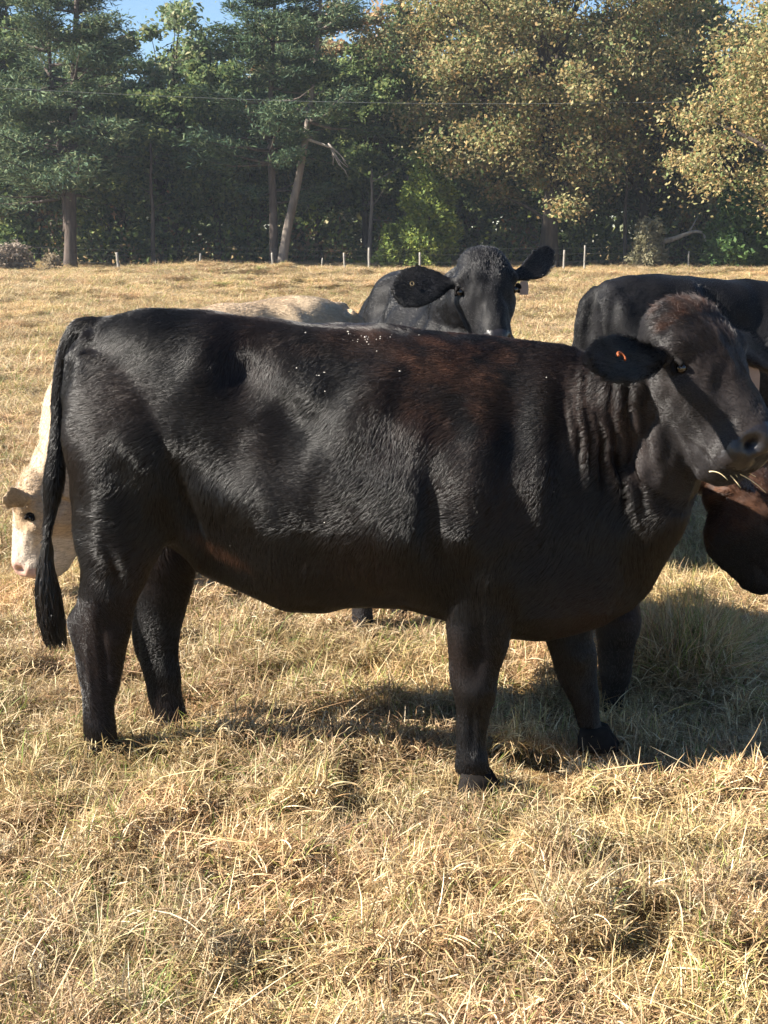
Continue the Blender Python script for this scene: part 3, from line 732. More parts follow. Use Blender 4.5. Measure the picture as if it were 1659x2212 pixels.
def detail_main(V, me, H, headness, earness, org, fr):
    """folds of skin on the bent near side of the neck, dewlap and throat"""
    nrm = normals(me, V); d = np.zeros(len(V)); mask = (V[:, 1] < -.02)*(1-earness); wob = smoothfield(301, 7); wb2 = smoothfield(302, 6)
    def fold(pts, wid, amt, c=-.2):
        q = np.array([side(px, py, c) for px, py in pts]); zs = q[:, 1][::-1]; xs = q[:, 0][::-1]
        xc = np.interp(V[:, 2], zs, xs) + .006*wob(V*np.array([.15, .15, 1])); inside = sstep(zs[0]-.02, zs[0]+.10, V[:, 2])*sstep(zs[-1]+.05, zs[-1]-.02, V[:, 2])
        return amt*np.clip(.80+.60*wb2(V*np.array([1, 1, .6])), .1, 1.5)*np.exp(-((V[:, 0]-xc)/wid)**2)*inside*mask
    for pts, wd, am in ((((1243, 800), (1240, 900), (1248, 1000)), .012, .007), (((1262, 800), (1262, 900), (1274, 1050)), .012, .017), (((1288, 800), (1286, 920), (1290, 1040)), .013, .014),
                        (((1312, 800), (1308, 900), (1318, 1010), (1338, 1110)), .013, .021), (((1340, 800), (1342, 920), (1358, 1020), (1380, 1140)), .013, .024), (((1378, 830), (1376, 920), (1392, 1030), (1420, 1120)), .016, .018),
                        (((1415, 940), (1425, 1010), (1445, 1060)), .016, .010)):
        d += fold(pts, wd, am)
    for pts, wd, am in ((((1252, 800), (1251, 900), (1260, 1030)), .008, -.008), (((1275, 800), (1274, 900), (1281, 1050)), .008, -.010), (((1300, 800), (1297, 900), (1309, 1080)), .008, -.012), (((1326, 800), (1325, 900), (1338, 1020), (1358, 1110)), .008, -.014), (((1360, 810), (1360, 920), (1376, 1030), (1398, 1120)), .010, -.014)):
        d += fold(pts, wd, am)
    return V + nrm*d[:, None]

if True:
    q = near_pt(1476, 676, -0.10)
    fwd_world = math.atan2(-0.76, 0.65)                       # the way her face is turned, seen from above
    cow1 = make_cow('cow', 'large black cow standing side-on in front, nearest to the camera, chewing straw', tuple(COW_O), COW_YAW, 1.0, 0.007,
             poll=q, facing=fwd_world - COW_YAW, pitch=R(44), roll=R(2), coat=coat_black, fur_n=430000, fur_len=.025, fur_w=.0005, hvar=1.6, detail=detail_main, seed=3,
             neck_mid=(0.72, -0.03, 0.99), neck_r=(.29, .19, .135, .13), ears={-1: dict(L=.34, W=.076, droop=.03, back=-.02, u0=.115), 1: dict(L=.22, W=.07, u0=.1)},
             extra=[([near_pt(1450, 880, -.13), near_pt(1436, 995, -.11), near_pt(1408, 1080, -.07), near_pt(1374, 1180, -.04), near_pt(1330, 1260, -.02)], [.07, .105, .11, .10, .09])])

    def w2l(p, loc, yaw, sc):
        d = np.asarray(p, float) - np.asarray(loc, float); c_, s_ = math.cos(yaw), math.sin(yaw)
        return np.array([d[0]*c_ + d[1]*s_, -d[0]*s_ + d[1]*c_, d[2]])/sc
    # black cow looking at the viewer over the main cow's back
    fw = np.array([.24, -.97, 0]); yw = math.atan2(fw[1], fw[0]); lc = np.array([.22, 7.55, 0.0]); sc = 1.03
    pl = w2l(at_depth(1043, 552, 6.45), lc, yw, sc)
    midcow = make_cow('cow', 'black cow facing the camera, its head raised above the main cow\'s back', tuple(lc), yw, sc, .010, poll=pl, facing=math.atan2(-.97, .22)-yw, pitch=R(52), roll=R(-4),
             coat=coat_jet, fur_n=110000, fur_len=.013, fur_w=.0009, seed=13, broad=.9, neck_r=(.29, .20, .14, .13), ears={-1: dict(L=.30, W=.115, droop=.02, u0=.11, back=.0), 1: dict(L=.24, W=.085, droop=-.16, u0=.09, back=.04)}, tail=False)
    # black cow behind on the right, seen from its rump
    yw = R(24); sc = 1.02; rump = at_depth(1300, 690, 7.6); lc = np.array([rump[0] - X0*sc*math.cos(yw), rump[1] - X0*sc*math.sin(yw), 0.0])
    make_cow('cow', 'black cow at the right edge, rump and back showing behind the main cow\'s head', tuple(lc), yw, sc, .011, poll=(1.12, .05, .72), facing=0.1, pitch=R(70),
             coat=coat_jet, fur_n=80000, fur_len=.014, fur_w=.0009, seed=23, neck_mid=(.75, 0, .95), tail_in=.055)
    # cream cow grazing on the left
    fw = np.array([-.76, -.65, 0]); yw = math.atan2(fw[1], fw[0]); sc = .95
    rump = at_depth(738, 640, 7.2); lc = np.array([rump[0], rump[1], 0]) + fw*(-X0)*sc; lc[2] = 0
    pl = w2l(at_depth(66, 1030, 6.0), lc, yw, sc); nm = w2l(at_depth(205, 900, 6.25), lc, yw, sc)
    creamcow = make_cow('cow', 'cream cow with tan-patched white face grazing at the left edge behind the black tail', tuple(lc), yw, sc, .009, poll=pl, facing=math.atan2(-.20, -.98)-yw, pitch=R(76),
             coat=coat_cream, fur_n=110000, fur_len=.018, fur_w=.0009, seed=33, ears={-1: dict(L=.15, W=.055, droop=.02, back=-.10), 1: dict(L=.14, W=.055, droop=.0, back=-.16)}, neck_mid=nm, neck_r=(.25, .18, .14, .12), nose=PINK_M, hvar=.4)
    # brown cow hidden behind the main cow: forelegs and lowered head show
    fw = np.array([.5, -.866, 0]); yw = math.atan2(fw[1], fw[0]); sc = .86
    ft = on_ground(1325, 1552); rings_, endp = leg_rings(FORE_NEAR, 1, .30)
    lc = ft - sc*(fw*endp[0] + np.array([-fw[1], fw[0], 0])*endp[1]); lc[2] = 0
    pl = w2l(at_depth(1640, 1030, 4.75), lc, yw, sc); nm = w2l(at_depth(1500, 975, 4.9), lc, yw, sc)
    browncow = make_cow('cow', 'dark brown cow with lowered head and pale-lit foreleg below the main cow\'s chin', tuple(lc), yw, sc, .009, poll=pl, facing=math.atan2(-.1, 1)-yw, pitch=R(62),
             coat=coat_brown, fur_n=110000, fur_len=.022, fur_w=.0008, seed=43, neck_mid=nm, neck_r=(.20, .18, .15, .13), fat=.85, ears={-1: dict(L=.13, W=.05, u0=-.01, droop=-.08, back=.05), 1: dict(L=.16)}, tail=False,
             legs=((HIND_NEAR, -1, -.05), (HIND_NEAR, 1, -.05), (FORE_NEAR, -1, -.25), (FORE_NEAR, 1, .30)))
    # ---- ear tags, chaff, a wisp of hay
    def stud(cw, sg, e, t, across, r, mat, part_ring=1.0, lift=.012):
        root_, body_, org_, fr_ = cw; u = e['u0'] + across + e['droop']*t**1.3; w_ = sg*(.125 + e['L']*t); v = -.045 + .012 + e.get('back', 0)*-t + lift
        c0 = to_local(np.array([u, w_, v]), org_, fr_); mb = MB(); th = np.linspace(.35, .35 + 2*math.pi*part_ring, 18)
        mb.tube([c0 + fr_[0]*(r*1.35*np.cos(x)) + fr_[1]*(r*np.sin(x)) for x in th], r*.36, 8)
        o_ = obj('ear_tag', mb.mesh('ear_tag'), mat, body_); return o_
    ORANGE = mat_plain('orange_plastic', (.24, .055, .010), .6, .4, .15); OLIVE = mat_plain('dull_yellow_plastic', (.07, .05, .02), .6, .3, .2); PALE = mat_plain('pale_pink_plastic', (.40, .28, .22), .5, .4, .1)
    stud(cow1, -1, dict(L=.34, droop=.03, u0=.115, back=-.02), .80, .01, .0095, ORANGE, .68, .020)['label'] = 'small orange ring stud in the near ear'
    stud(midcow, -1, dict(L=.30, droop=.02, u0=.11), .70, .0, .008, OLIVE, 1.0, .018)
    def hang_tag(cw, sg, e, t, wdt, hgt):
        root_, body_, org_, fr_ = cw; c0 = to_local(np.array([e['u0'] + .045 + e['droop']*t**1.3, sg*(.125 + e['L']*t), -.05]), org_, fr_)
        inv = Matrix.Rotation(-root_.rotation_euler[2], 3, 'Z'); rt = np.array(inv @ Vector((1, 0, 0))); up_ = np.array([0, 0, 1.0]); fw_ = np.array(inv @ Vector((0, -1, 0)))
        pr = [(-.35, 0), (.35, 0), (.5, -.3), (.5, -1), (-.5, -1), (-.5, -.3)]; mb = MB()
        rings = [[c0 + rt*(x*wdt) + up_*(y*hgt) + fw_*z for x, y in pr] for z in (.0, .003)]
        mb.loft(rings); obj('ear_tag', mb.mesh('ear_tag', False), PALE, body_)
    hang_tag(midcow, 1, dict(L=.24, droop=-.16, u0=.09), .22, .04, .06)
    hang_tag(cow1, 1, dict(L=.22, droop=.04, u0=.1), .45, .05, .08)
    # white flecks of chaff lying on her back
    rs = np.random.default_rng(91); VB, _ = mesh_arrays(cow1[1].data); VB = VB[VB[:, 1] < .02]; mb = MB()
    tg_ = [(rs.normal(775, 32), rs.normal(728, 9)) for _ in range(22)] + [(rs.uniform(600, 1000), rs.uniform(712, 760)) for _ in range(7)] + [(rs.uniform(630, 740), rs.uniform(790, 860)) for _ in range(6)] + [(740, 1105), (520, 1170), (1185, 815), (1205, 1050), (880, 800)]
    for px, py in tg_:
        q2 = side(px, py, -.12); k = np.argmin((VB[:, 0]-q2[0])**2 + (VB[:, 2]-q2[1])**2 + .05*np.abs(VB[:, 1]+.2)**2); c0 = VB[k] + np.array([0, -.008, .008]); r_ = rs.uniform(.0007, .0021)
        oc = rs.normal(0, 1, (6, 3))*.3 + np.array([(1, 0, 0), (-1, 0, 0), (0, 1, 0), (0, -1, 0), (0, 0, 1), (0, 0, -1)]); oc[:, 0] *= rs.uniform(.7, 2)
        mb.add(c0 + oc*r_, [(0, 2, 4), (2, 1, 4), (1, 3, 4), (3, 0, 4), (2, 0, 5), (1, 2, 5), (3, 1, 5), (0, 3, 5)])
    ch = obj('chaff', mb.mesh('chaff', False), mat_plain('chaff_white', (.72, .68, .60), .7, .2, .1), cow1[1]); ch['kind'] = 'stuff'
    # hay in her mouth
    root_, body_, org_, fr_ = cow1; mb = MB(); m0 = np.array([.425, -.035, -.155])
    for k in range(5):
        d0 = np.array([rs.uniform(.4, .9), rs.uniform(.1, .7), rs.uniform(.0, .45)]); L = rs.uniform(.05, .10); t = np.linspace(-.25, 1, 7)[:, None]
        q2 = m0 + rs.normal(0, 1, 3)*np.array([.008, .022, .004]) + d0*L*t + np.array([.5, 0, -.6])*L*t**2*rs.uniform(.1, .7)
        mb.tube(to_local(q2, org_, fr_), np.linspace(.0018, .0009, 7), 6)
    hw = obj('hay_wisp', mb.mesh('hay_wisp'), mat_plain('pale_straw', (.70, .58, .34), .6, .3, .15)); hw.location = root_.location; hw.rotation_euler = root_.rotation_euler
    tag(hw, 'few pale straws sticking out of the main cow\'s mouth', 'hay')

# ------------------------------------------------------------------ trees, fence, undergrowth
def leaf_cards(rs, ctr, size, cols, up=0.35, axis=None, stretch=1.0, wide=.36):
    """one small rhombus leaf (or leaf spray) per centre"""
    n = len(ctr); nn = rs.normal(size=(n, 3)); nn[:, 2] += up*2; nn /= np.linalg.norm(nn, axis=1)[:, None]
    a = rs.normal(size=(n, 3)) if axis is None else axis + rs.normal(0, .45, (n, 3))
    a -= nn*(a*nn).sum(1)[:, None]; a /= np.linalg.norm(a, axis=1)[:, None] + 1e-9
    b = np.cross(nn, a); s = rs.uniform(.6, 1.35, n)[:, None]*size
    L = a*s*.62*stretch; W = b*s*wide; bend = nn*s*.12
    V = np.stack([ctr - L, ctr + W - L*.1 + bend, ctr + L, ctr - W + L*.05 + bend], 1).reshape(-1, 3)
    F = np.arange(n*4).reshape(n, 4)
    c = np.asarray(cols)[rs.integers(0, len(cols), n)]*rs.uniform(.85, 1.15, (n, 1))
    return V, F, np.repeat(c, 4, 0)
LEAF = mat_leaf('leaves', .38); NEEDLE = mat_leaf('needles', .18, .65, .12)
BARK = mat_bark('bark_grey_brown', (.04, .03, .025), (.12, .095, .08)); BARK_PALE = mat_bark('bark_pale', (.09, .075, .06), (.24, .20, .17), 4.0)
BARK_DARK = mat_bark('bark_dark', (.03, .025, .02), (.09, .07, .055))
DRY = mat_bark('dead_wood', (.22, .19, .16), (.45, .41, .36), 5.0); POSTM = mat_bark('weathered_post', (.20, .18, .15), (.42, .39, .34), 5.0)

OAKC = [(.34, .31, .15), (.27, .27, .13), (.40, .34, .18), (.20, .23, .10), (.44, .38, .23), (.30, .27, .14), (.17, .21, .09), (.36, .28, .14), (.15, .20, .08), (.42, .28, .13), (.36, .24, .12), (.45, .35, .17)]
CEDC = [(0.054, 0.095, 0.054), (0.082, 0.128, 0.069), (0.11, 0.155, 0.082), (0.046, 0.077, 0.054), (0.146, 0.173, 0.091)]
DKG = [(0.072, 0.114, 0.052), (0.103, 0.155, 0.062), (0.145, 0.186, 0.072), (0.062, 0.093, 0.041), (0.207, 0.228, 0.083)]
MIDG = [(0.126, 0.18, 0.072), (0.18, 0.234, 0.09), (0.234, 0.27, 0.108), (0.09, 0.144, 0.064)]
GREYG = [(0.227, 0.284, 0.17), (0.302, 0.34, 0.208), (0.189, 0.246, 0.151), (0.359, 0.34, 0.208)]
AUT = [(0.36, 0.228, 0.132), (0.3, 0.216, 0.132), (0.408, 0.276, 0.156), (0.216, 0.18, 0.096), (0.432, 0.252, 0.12)]
YELG = [(0.166, 0.208, 0.046), (0.229, 0.27, 0.062), (0.125, 0.177, 0.042), (0.094, 0.135, 0.042)]
PINE = [(0.074, 0.126, 0.042), (0.105, 0.168, 0.053), (0.137, 0.2, 0.063), (0.053, 0.095, 0.037)]

def limb(rs, p0, p1, n=7, sag=0.0, wander=0.08):
    t = np.linspace(0, 1, n)[:, None]; q = p0 + (p1 - p0)*t; L = np.linalg.norm(p1 - p0)
    w = np.cumsum(rs.normal(0, wander*L/n, (n, 3)), 0); w -= w[-1]*t; q = q + w*np.sin(math.pi*t) ** .5
    q[:, 2] += sag*L*np.sin(math.pi*t[:, 0]); return q

def broadleaf(rs, h, rx, rz, z0, clumps, per, size, cols, trunk_r, lobes=1.0, ry=None, hollow=.35, tilt=0.0):
    """trunk + limbs mesh builder and crown arrays, base at the origin"""
    tb = MB(); ry = ry or rx
    top = np.array([tilt*h, 0, h*.80]); tp = limb(rs, np.zeros(3), top, 10, 0, .05)
    tb.tube(tp, np.linspace(trunk_r, trunk_r*.22, 10)*np.array([1.35, 1.08] + [1]*8), 10)
    d = rs.normal(size=(clumps, 3)); d /= np.linalg.norm(d, axis=1)[:, None]; r = (hollow + (1-hollow)*rs.uniform(0, 1, clumps)**.6)
    cen = d*r[:, None]*np.array([rx, ry, rz]) + np.array([tilt*h*.8, 0, z0 + rz])
    cen += rs.normal(0, .12*rx, (clumps, 3))*lobes
    cen[:, 2] = np.maximum(cen[:, 2], z0*.75)
    for k in range(0, clumps, max(1, clumps//34)):
        zt = np.clip(cen[k, 2]*rs.uniform(.45, .75), h*.12, h*.72); i = zt/(h*.8)*9; i0 = int(i)
        st = tp[i0] + (tp[min(9, i0+1)] - tp[i0])*(i-i0); L = np.linalg.norm(cen[k]-st)
        q = limb(rs, st, cen[k], 7, .06, .16); tb.tube(q, np.linspace(min(trunk_r*.45, .035*L+.02), .012, 7), 6)
        for _ in range(2):
            j = rs.integers(3, 6); e = q[j] + rs.normal(0, .18*L, 3); tb.tube(limb(rs, q[j], e, 4), np.linspace(.025, .006, 4), 4)
    cr = np.repeat(rs.uniform(.55, 1.4, clumps), per)[:, None]*(.09*rx + .28)
    off = rs.normal(0, .58, size=(clumps*per, 3))
    off *= np.array([1.15, 1.15, .8])
    P = np.repeat(cen, per, 0) + off*cr
    return tb, leaf_cards(rs, P, size, cols)

def conifer(rs, trunks, h, reach, z0, nb, cols, size, per, top_reach=.35, droop=.1, gaps=.25):
    """layered, see-through evergreen: trunks = list of (polyline, base radius); sprays of needles on drooping boughs"""
    tb = MB(); C, AX = [], []
    for pts, r in trunks:
        tp = herm(np.arange(len(pts)), np.array(pts, float), np.linspace(0, len(pts)-1, 26)); tb.tube(tp, r*np.linspace(1, .2, 26)*np.concatenate([[1.3, 1.1], np.ones(24)]), 10)
        zs = tp[:, 2]
        for k in range(nb):
            z = z0 + (min(h, zs[-1]) - z0)*rs.uniform(0, 1)**.9
            if rs.uniform() < gaps*.4: continue
            i = np.clip(np.searchsorted(zs, z), 1, 25); st = tp[i]; a = rs.uniform(0, 2*math.pi); f = (z - z0)/(h - z0)
            L = reach*(1 - (1-top_reach)*f)*rs.uniform(.45, 1.15); el = rs.uniform(-.12, .42)
            end = st + L*np.array([math.cos(a)*math.cos(el), math.sin(a)*math.cos(el), math.sin(el)])
            q = limb(rs, st, end, 7, -droop, .10); tb.tube(q, np.linspace(.018*L+.02, .008, 7), 5)
            if rs.uniform() < gaps*.5: continue
            ns = 5
            for s in range(ns):
                t = .40 + .64*(s + rs.uniform(0, 1))/ns; j = min(5, int(t*6)); c = q[j] + (q[j+1]-q[j])*np.clip(t*6-j, 0, 1.3)
                w = (.16*L*(1.15-.6*t) + .22); m = per
                o = rs.normal(0, 1, (m, 3))*np.array([w*.8, w*.8, w*.28]); C.append(c + o); AX.append(np.tile((end-st)/L, (m, 1)) + o*.8)
    C = np.vstack(C); AX = np.vstack(AX)
    return tb, leaf_cards(rs, C, size, cols, .5, AX, 1.7, .20)

def plant_tree(name, label, cat, base, built, bark, leafm, rz=0.0, sc=1.0, group=None):
    root = empty(name, base, rz); root.scale = (sc,)*3; tag(root, label, cat, group)
    tb, (V, F, C) = built
    tm = tb.mesh('trunk'); cm = quick_mesh('crown', V, F, 4, C)
    obj('trunk', tm, bark, root); obj('crown', cm, leafm, root)
    return root
def copy_tree(src, base, rz, sc, label):
    r = src.copy(); col.objects.link(r); r.location = base; r.rotation_euler = (0, 0, rz); r.scale = (sc[0], sc[0], sc[1]) if isinstance(sc, tuple) else (sc,)*3; r['label'] = label
    for ch in list(src.children):
        c = ch.copy(); col.objects.link(c); c.parent = r
    return r
def spot_at(px, Y):
    q = at_depth(px, 560, Y); return np.array([q[0], Y, float(ground_h(np.array([q[0]]), np.array([Y]))[0])])

def build_trees():
    rs = np.random.default_rng(77)
    TY = 80.0
    def tr(base, pts, Y=TY):   # a trunk line in the tree's own frame
        return [at_depth(px, py, Y + dy) - base for px, py, dy in pts]
    # twin-stemmed evergreen on the left
    b = spot_at(152, TY)
    plant_tree('evergreen_tree', 'tall dark twin-stemmed evergreen on the left of the field edge', 'tree', b,
        conifer(rs, [(tr(b, [(152, 590, 0), (153, 420, 0), (158, 300, .3), (160, 150, 0), (166, 0, 0), (168, -120, 0)]), .36), (tr(b, [(146, 500, .1), (138, 400, .2), (124, 280, .5), (112, 190, .6), (104, 60, .6), (100, -60, .5)]), .22)],
        20.0, 5.8, 3.6, 78, CEDC, .17, 115, .28, .03, .5), BARK, NEEDLE)
    b = spot_at(592, TY)
    plant_tree('evergreen_tree', 'tall evergreen with a straight slim trunk, centre left of the field edge', 'tree', b,
        conifer(rs, [(tr(b, [(592, 590, 0), (590, 440, 0), (584, 300, 0), (586, 170, .2), (592, 40, .2), (596, -100, 0)]), .27)], 20, 5.4, 3.2, 105, CEDC, .17, 115, .25, .05, .5), BARK, NEEDLE)
    b = spot_at(608, TY - .5)
    plant_tree('leaning_tree', 'pale-barked evergreen leaning right beside the straight slim trunk', 'tree', b,
        conifer(rs, [(tr(b, [(606, 590, -.5), (620, 500, -.5), (642, 400, -.5), (660, 300, -.5), (674, 190, -.5), (688, 70, -.5), (700, -100, -.5)]), .30)], 20, 4.6, 7.0, 62, CEDC, .17, 110, .35, .02, .55), BARK_PALE, NEEDLE)
    # great oak with golden-brown leaves
    b = spot_at(1185, TY)
    plant_tree('oak_tree', 'huge spreading oak with golden-brown autumn leaves right of centre', 'tree', b, broadleaf(rs, 21, 8.6, 8.0, 4.6, 300, 360, .185, OAKC, .5, 1.0, 6.5, .4), BARK_DARK, LEAF)
    b = spot_at(1810, 66)
    plant_tree('oak_tree', 'bronze-leaved oak reaching in from the right edge', 'tree', b, broadleaf(rs, 14, 7.6, 4.4, 3.2, 170, 320, .165, OAKC, .5, 1.0, 5.5, .4), BARK, LEAF)
    b = spot_at(1390, 86)
    plant_tree('oak_tree', 'olive-leaved oak filling the gap behind the great oak\'s right side', 'tree', b, broadleaf(rs, 16, 6.4, 5.6, 4.2, 100, 240, .30, MIDG + OAKC[:3], .45, 1.0, 6, .4), BARK_DARK, LEAF)
    b = spot_at(1560, 84)
    plant_tree('oak_tree', 'tawny broadleaf tree behind the pines at the right', 'tree', b, broadleaf(rs, 14, 5.0, 5.2, 3.0, 70, 260, .29, OAKC + MIDG, .38, 1.0, 5, .4), BARK_DARK, LEAF)
    # young yellow-green cedar at the oak's left
    def bushy(h, rx, cols, size, n, seed, tip=.25):
        r2 = np.random.default_rng(seed); tb = MB(); tb.tube(limb(r2, np.zeros(3), np.array([0, 0, h*.9]), 7), np.linspace(.13, .02, 7), 7)
        z = h*(.04 + .96*r2.uniform(0, 1, n)**1.15); rad = rx*(1 - (1-tip)*(z/h)**1.4)*np.clip(z/h*5, .55, 1)
        a = r2.uniform(0, 2*math.pi, n); r = rad*(.45 + .55*r2.uniform(0, 1, n)**.5)*(1 + .26*np.sin(a*4 + z*1.7) + .20*np.sin(z*3.6 + a*2) + .10*np.sin(z*8 + a*5))
        P = np.stack([r*np.cos(a), r*np.sin(a), z + r2.normal(0, .1, n)], 1)
        for k in range(14):
            q = P[r2.integers(0, n)]; tb.tube(limb(r2, np.array([0, 0, q[2]*.8]), q, 5), np.linspace(.04, .01, 5), 4)
        ax = np.stack([np.cos(a), np.sin(a), np.full(n, .25)], 1)
        return tb, leaf_cards(r2, P, size, cols, .3, ax, 1.2)
    plant_tree('young_cedar', 'bushy yellow-green young cedar just left of the black cow\'s raised ear', 'tree', spot_at(925, 79), bushy(6.4, 1.75, YELG, .19, 11000, 5, .4), BARK, NEEDLE)
    plant_tree('young_cedar', 'small rounded yellow-green shrub left of the young cedar at the fence', 'shrub', spot_at(848, 79.5), bushy(2.4, .9, YELG, .18, 2600, 6, .5), BARK, NEEDLE)
    plant_tree('young_pine', 'bright green young pine low at the right edge of the field', 'tree', spot_at(1585, 77), bushy(4.6, 1.7, PINE, .26, 6500, 7), BARK, NEEDLE)
    plant_tree('young_pine', 'taller young pine with tufted boughs cut by the right edge', 'tree', spot_at(1665, 78), bushy(6.8, 2.1, PINE, .28, 8500, 8), BARK, NEEDLE)
    plant_tree('dry_bush', 'pale grey-leaved bush beside the fallen branch at the field edge', 'shrub', spot_at(1400, 77.5), bushy(2.7, .95, [(.28, .27, .18), (.22, .21, .13), (.33, .31, .22)], .17, 2600, 9, .5), DRY, LEAF)
    plant_tree('dry_bush', 'grey dead brush pile at the far left field edge', 'shrub', spot_at(8, 74), bushy(1.35, 1.3, [(.26, .22, .19), (.20, .17, .14), (.32, .28, .24)], .15, 3000, 10, .8), DRY, LEAF)
    plant_tree('dry_bush', 'thin pale dead weeds beside the left evergreen trunk', 'shrub', spot_at(112, 76), bushy(1.0, .45, [(.32, .28, .20), (.25, .21, .15)], .12, 700, 11, .7), DRY, LEAF)
    # the wood behind: five grown kinds, then copies
    kinds = [
        plant_tree('wood_tree', 'grey-green hazy tree rising between the two evergreens', 'tree', spot_at(385, 92), broadleaf(rs, 17, 4.2, 6.8, 3.2, 80, 240, .30, GREYG + MIDG, .28, 1, 4), BARK_DARK, LEAF, group='trees of the wood'),
        plant_tree('wood_tree', 'rusty autumn tree behind the leaning trunk', 'tree', spot_at(800, 98), broadleaf(rs, 18, 4.4, 6.5, 4.6, 80, 230, .30, AUT + GREYG, .28, 1, 4), BARK_DARK, LEAF, group='trees of the wood'),
        plant_tree('wood_tree', 'dark green tree left of the great oak', 'tree', spot_at(790, 88), broadleaf(rs, 14, 3.6, 6.0, 1.6, 80, 230, .28, DKG + MIDG, .26, 1, 3.5), BARK_DARK, LEAF, group='trees of the wood'),
        plant_tree('wood_pine', 'dark pine standing behind the twin-stemmed evergreen', 'tree', spot_at(40, 88), conifer(rs, [([(0, 0, -.3), (.1, 0, 5), (-.1, 0, 11), (.1, 0, 18)], .26)], 18, 4.4, 3, 120, CEDC + DKG, .26, 50, .35), BARK_DARK, NEEDLE, group='trees of the wood'),
        plant_tree('wood_tree', 'deep green tree low behind the left evergreen\'s right side', 'tree', spot_at(270, 86), broadleaf(rs, 11.5, 3.8, 5.2, .8, 80, 230, .27, DKG, .24, 1, 3.6), BARK_DARK, LEAF, group='trees of the wood')]
    for k, px, Y, sc, lab in ((0, 655, 95, .98, 'grey-green tree filling the gap right of the leaning trunk'), (1, 870, 101, .98, 'brown autumn treetop showing left of the great oak\'s crown'),
                           (1, 640, 104, .97, 'pinkish-brown treetop behind the straight slim trunk'), (2, 470, 87, .92, 'dark tree left of the straight slim trunk'), (2, 690, 89, .88, 'dark tree right of the leaning trunk, low'),
                           (2, 1030, 92, 1.0, 'dark tree behind the great oak\'s left limbs'), (4, 350, 87, .95, 'deep green tree low between the two evergreens'), (4, 540, 88, .86, 'deep green tree low behind the straight slim trunk'),
                           (4, 1250, 88, .95, 'deep green tree behind the great oak\'s trunk'), (3, 1010, 96, 1.0, 'dark pine behind the great oak\'s crown on its left'), (3, 235, 94, .84, 'dark pine right of the twin-stemmed evergreen'),
                           (3, 880, 90, .86, 'dark pine left of the young cedar'), (3, 1470, 94, .98, 'tall dark pine at the sky gap on the upper right'), (4, 80, 86, 1.0, 'deep green tree low at the left edge'),
                           (2, -40, 88, 1.15, 'dark tree at the far left frame edge'), (4, 1480, 88, 1.0, 'deep green tree behind the fallen branch'), (0, 120, 100, .95, 'grey-green treetop behind the twin-stemmed evergreen'),
                           (2, 1690, 88, 1.2, 'dark tree at the far right frame edge'), (0, 1150, 98, 1.15, 'grey-green tree behind the great oak\'s crown'), (4, 960, 88, .8, 'deep green tree low behind the young cedar')):
        copy_tree(kinds[k], spot_at(px, Y), rs.uniform(0, 6.28), (sc*rs.uniform(.95, 1.08), sc), lab)
    # undergrowth and the far part of the wood read as one mass
    n = 46000; x = rs.uniform(-66, 66, n); y = 83.5 + rs.uniform(0, 1, n)**1.3*15; p = np.stack([x, y, 0*x], 1)
    hh = np.abs(2.3 + 1.9*smoothfield(91, .16)(p) + 1.2*smoothfield(92, .5)(p)) + .3; z = hh*rs.uniform(0, 1, n)**.8
    p[:, 2] = z; g = smoothfield(95, .35)(p); V, F, C = leaf_cards(rs, p, .27, DKG)
    pal = np.where((g > .55)[:, None], np.array(YELG)[rs.integers(0, 4, n)], np.where((g < -.6)[:, None], np.array(AUT)[rs.integers(0, 5, n)]*.6, C[::4])); C = np.repeat(pal, 4, 0)
    tag(obj('undergrowth', quick_mesh('undergrowth', V, F, 4, C), LEAF), 'dark undergrowth along the foot of the wood', 'undergrowth', kind='stuff')
    n = 95000; x = rs.uniform(-85, 85, n); y = rs.uniform(108, 124, n); p = np.stack([x, y, 0*x], 1)
    hh = 11.0 + 2.6*smoothfield(93, .05)(p) + 1.8*smoothfield(94, .2)(p); z = hh*rs.uniform(0, 1, n)**.75
    V, F, C = leaf_cards(rs, np.stack([x, y, z], 1), .68, DKG + MIDG + GREYG)
    tag(obj('far_woodland', quick_mesh('far_woodland', V, F, 4, C), LEAF), 'the far depth of the wood behind the trees', 'woodland', kind='stuff')
    # thin bare trunks inside the wood, each a tree of its own
    for k, (px, py, lab) in enumerate(((797, 485, 'slim pale trunk standing alone in shade right of the leaning tree'), (330, 430, 'slim bare trunk in the shade between the evergreens'), (875, 500, 'thin dark sapling trunk just left of the young cedar'), (1350, 470, 'thin bare trunk in the shade right of the great oak'))):
        b = spot_at(px, 81.5); top = at_depth(px + rs.uniform(-8, 8), py - 120, 81.5) - b
        tb = MB(); tp = limb(rs, np.array([0, 0, -.1]), top, 9, 0, .05); tb.tube(tp, np.linspace(.15, .06, 9), 8)
        for _ in range(5):
            j = rs.integers(4, 8); tb.tube(limb(rs, tp[j], tp[j] + rs.normal(0, 1, 3)*np.array([1.2, .8, .5]) + np.array([0, 0, .6]), 5), np.linspace(.04, .01, 5), 5)
        r = empty('sapling', b); tag(r, lab, 'tree'); obj('trunk', tb.mesh('trunk'), BARK_PALE if k == 0 else BARK, r)
    # fallen pale branch at the right
    tb = MB(); q = herm(np.arange(5), np.array([at_depth(px, py, 78.2) for px, py in ((1432, 522), (1455, 516), (1478, 507), (1500, 500), (1520, 503))]), np.linspace(0, 4, 14)); tb.tube(q, np.linspace(.16, .07, 14), 9)
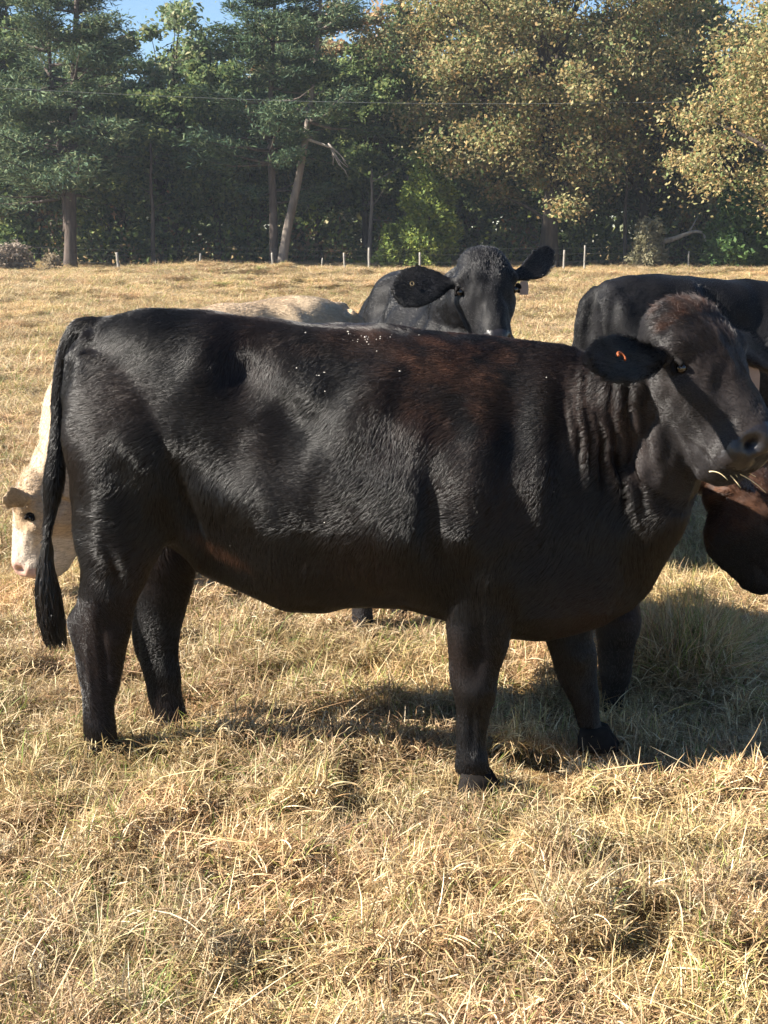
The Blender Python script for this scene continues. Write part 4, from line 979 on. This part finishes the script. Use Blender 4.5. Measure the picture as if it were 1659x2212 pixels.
    tb.tube(limb(rs, q[8], q[8] + np.array([.5, .2, .9]), 5), np.linspace(.07, .02, 5), 6); tb.tube(limb(rs, q[0], q[0] + np.array([-.1, .3, -1.3]), 5), np.linspace(.12, .07, 5), 7); tb.tube(limb(rs, q[13], q[13] + np.array([.5, .3, -1.7]), 5), np.linspace(.07, .03, 5), 6)
    tag(obj('fallen_branch', tb.mesh('fallen_branch'), DRY), 'pale broken branch propped at the foot of the oaks on the right', 'branch')
    tb = MB(); p0 = at_depth(712, 318, 79)
    for _ in range(6): tb.tube(limb(rs, p0 + rs.normal(0, .1, 3), p0 + np.array([rs.uniform(.1, 1.2), rs.uniform(-.3, .3), rs.uniform(-2.0, -.4)]), 6, 0, .2), np.linspace(.05, .012, 6), 5)
    tb.tube(limb(rs, p0, at_depth(662, 300, 79.5), 6), np.linspace(.06, .10, 6), 6)
    tag(obj('dead_limb', tb.mesh('dead_limb'), DRY), 'broken dead limb hanging right of the leaning trunk', 'branch')
    # fence posts and wire
    FY = 76.0; posts = ((257, 545, .14, 'pale fence post leaning left, right of the left evergreen\'s foot', -.10), (336, 561, .05, 'thin short stake right of the leaning pale post', 0), (432, 547, .10, 'grey fence post midway between the two evergreens', .03),
        (590, 546, .10, 'grey fence post at the foot of the straight slim trunk', -.06), (695, 557, .06, 'short tan stake right of the leaning tree', .04), (745, 546, .09, 'fence post second to the right of the leaning tree', -.05), (797, 535, .11, 'fence post in front of the slim pale trunk', 0),
        (907, 545, .10, 'fence post just left of the black cow\'s dark ear', 0), (1218, 540, .10, 'fence post right of the black cow\'s raised ear', .02), (1263, 530, .08, 'taller thin fence post second right of the raised ear', 0), (1487, 543, .07, 'pale fence post below the fallen branch', .02))
    wx = []
    for px, py, w, lab, lean in posts:
        b = spot_at(px, FY); h = at_depth(px, py, FY)[2] - b[2]; mb = MB(); zz = np.linspace(-.25, h, 7)
        pts = np.stack([lean*zz + rs.normal(0, .006, 7), rs.normal(0, .01, 7), zz], 1); mb.tube(pts, w*.62*np.array([1.05, 1.05, 1, .98, .97, .95, .80]), 9)
        o = obj('fence_post', mb.mesh('fence_post'), POSTM); o.location = b; tag(o, lab, 'fence post', 'posts along the field fence'); wx.append(b + np.array([lean*h*.8, -w*.62, 0]))
    mb = MB(); ex = [spot_at(-60, FY)] + wx + [spot_at(1750, FY)]
    for hz in (.55, .95, 1.25):
        pts = np.array([e + np.array([0, 0, hz]) for e in ex]); mb.tube(pts, .003, 4)
    tag(obj('fence_wire', mb.mesh('fence_wire'), mat_plain('old_wire', (.10, .095, .09), .7, .3)), 'thin wire strands strung between the field fence posts', 'wire')
    mb = MB(); a, c = at_depth(-80, 186, 72), at_depth(1740, 214, 73); t = np.linspace(0, 1, 40)[:, None]; q = a + (c-a)*t; q[:, 2] -= .5*np.sin(math.pi*t[:, 0])
    mb.tube(q, .008, 5); tag(obj('overhead_wire', mb.mesh('overhead_wire'), mat_plain('cable', (.16, .17, .17), .5, .4)), 'single overhead cable crossing in front of the trees', 'cable')
if True: build_trees()

# ------------------------------------------------------------------ the hazy air
if True:
    mb = MB(); x0, x1, y0, y1, z0, z1 = -130, 130, -30, 140, -2.2, 27
    mb.add([(x, y, z) for z in (z0, z1) for y in (y0, y1) for x in (x0, x1)], [(0, 2, 3, 1), (4, 5, 7, 6), (0, 1, 5, 4), (2, 6, 7, 3), (0, 4, 6, 2), (1, 3, 7, 5)])
    hm = bpy.data.materials.new('haze_air'); hm.use_nodes = True; nt = hm.node_tree; nt.nodes.clear(); out = nt.nodes.new('ShaderNodeOutputMaterial')
    pv = nt.nodes.new('ShaderNodeVolumePrincipled'); pv.inputs['Color'].default_value = (.80, .88, 1.0, 1); pv.inputs['Density'].default_value = .00032; pv.inputs['Anisotropy'].default_value = .2
    nt.links.new(pv.outputs[0], out.inputs['Volume'])
    h = obj('haze', mb.mesh('haze', False), hm); tag(h, 'thin blue autumn haze in the air over the field', 'haze', kind='stuff'); h.display_type = 'WIRE'
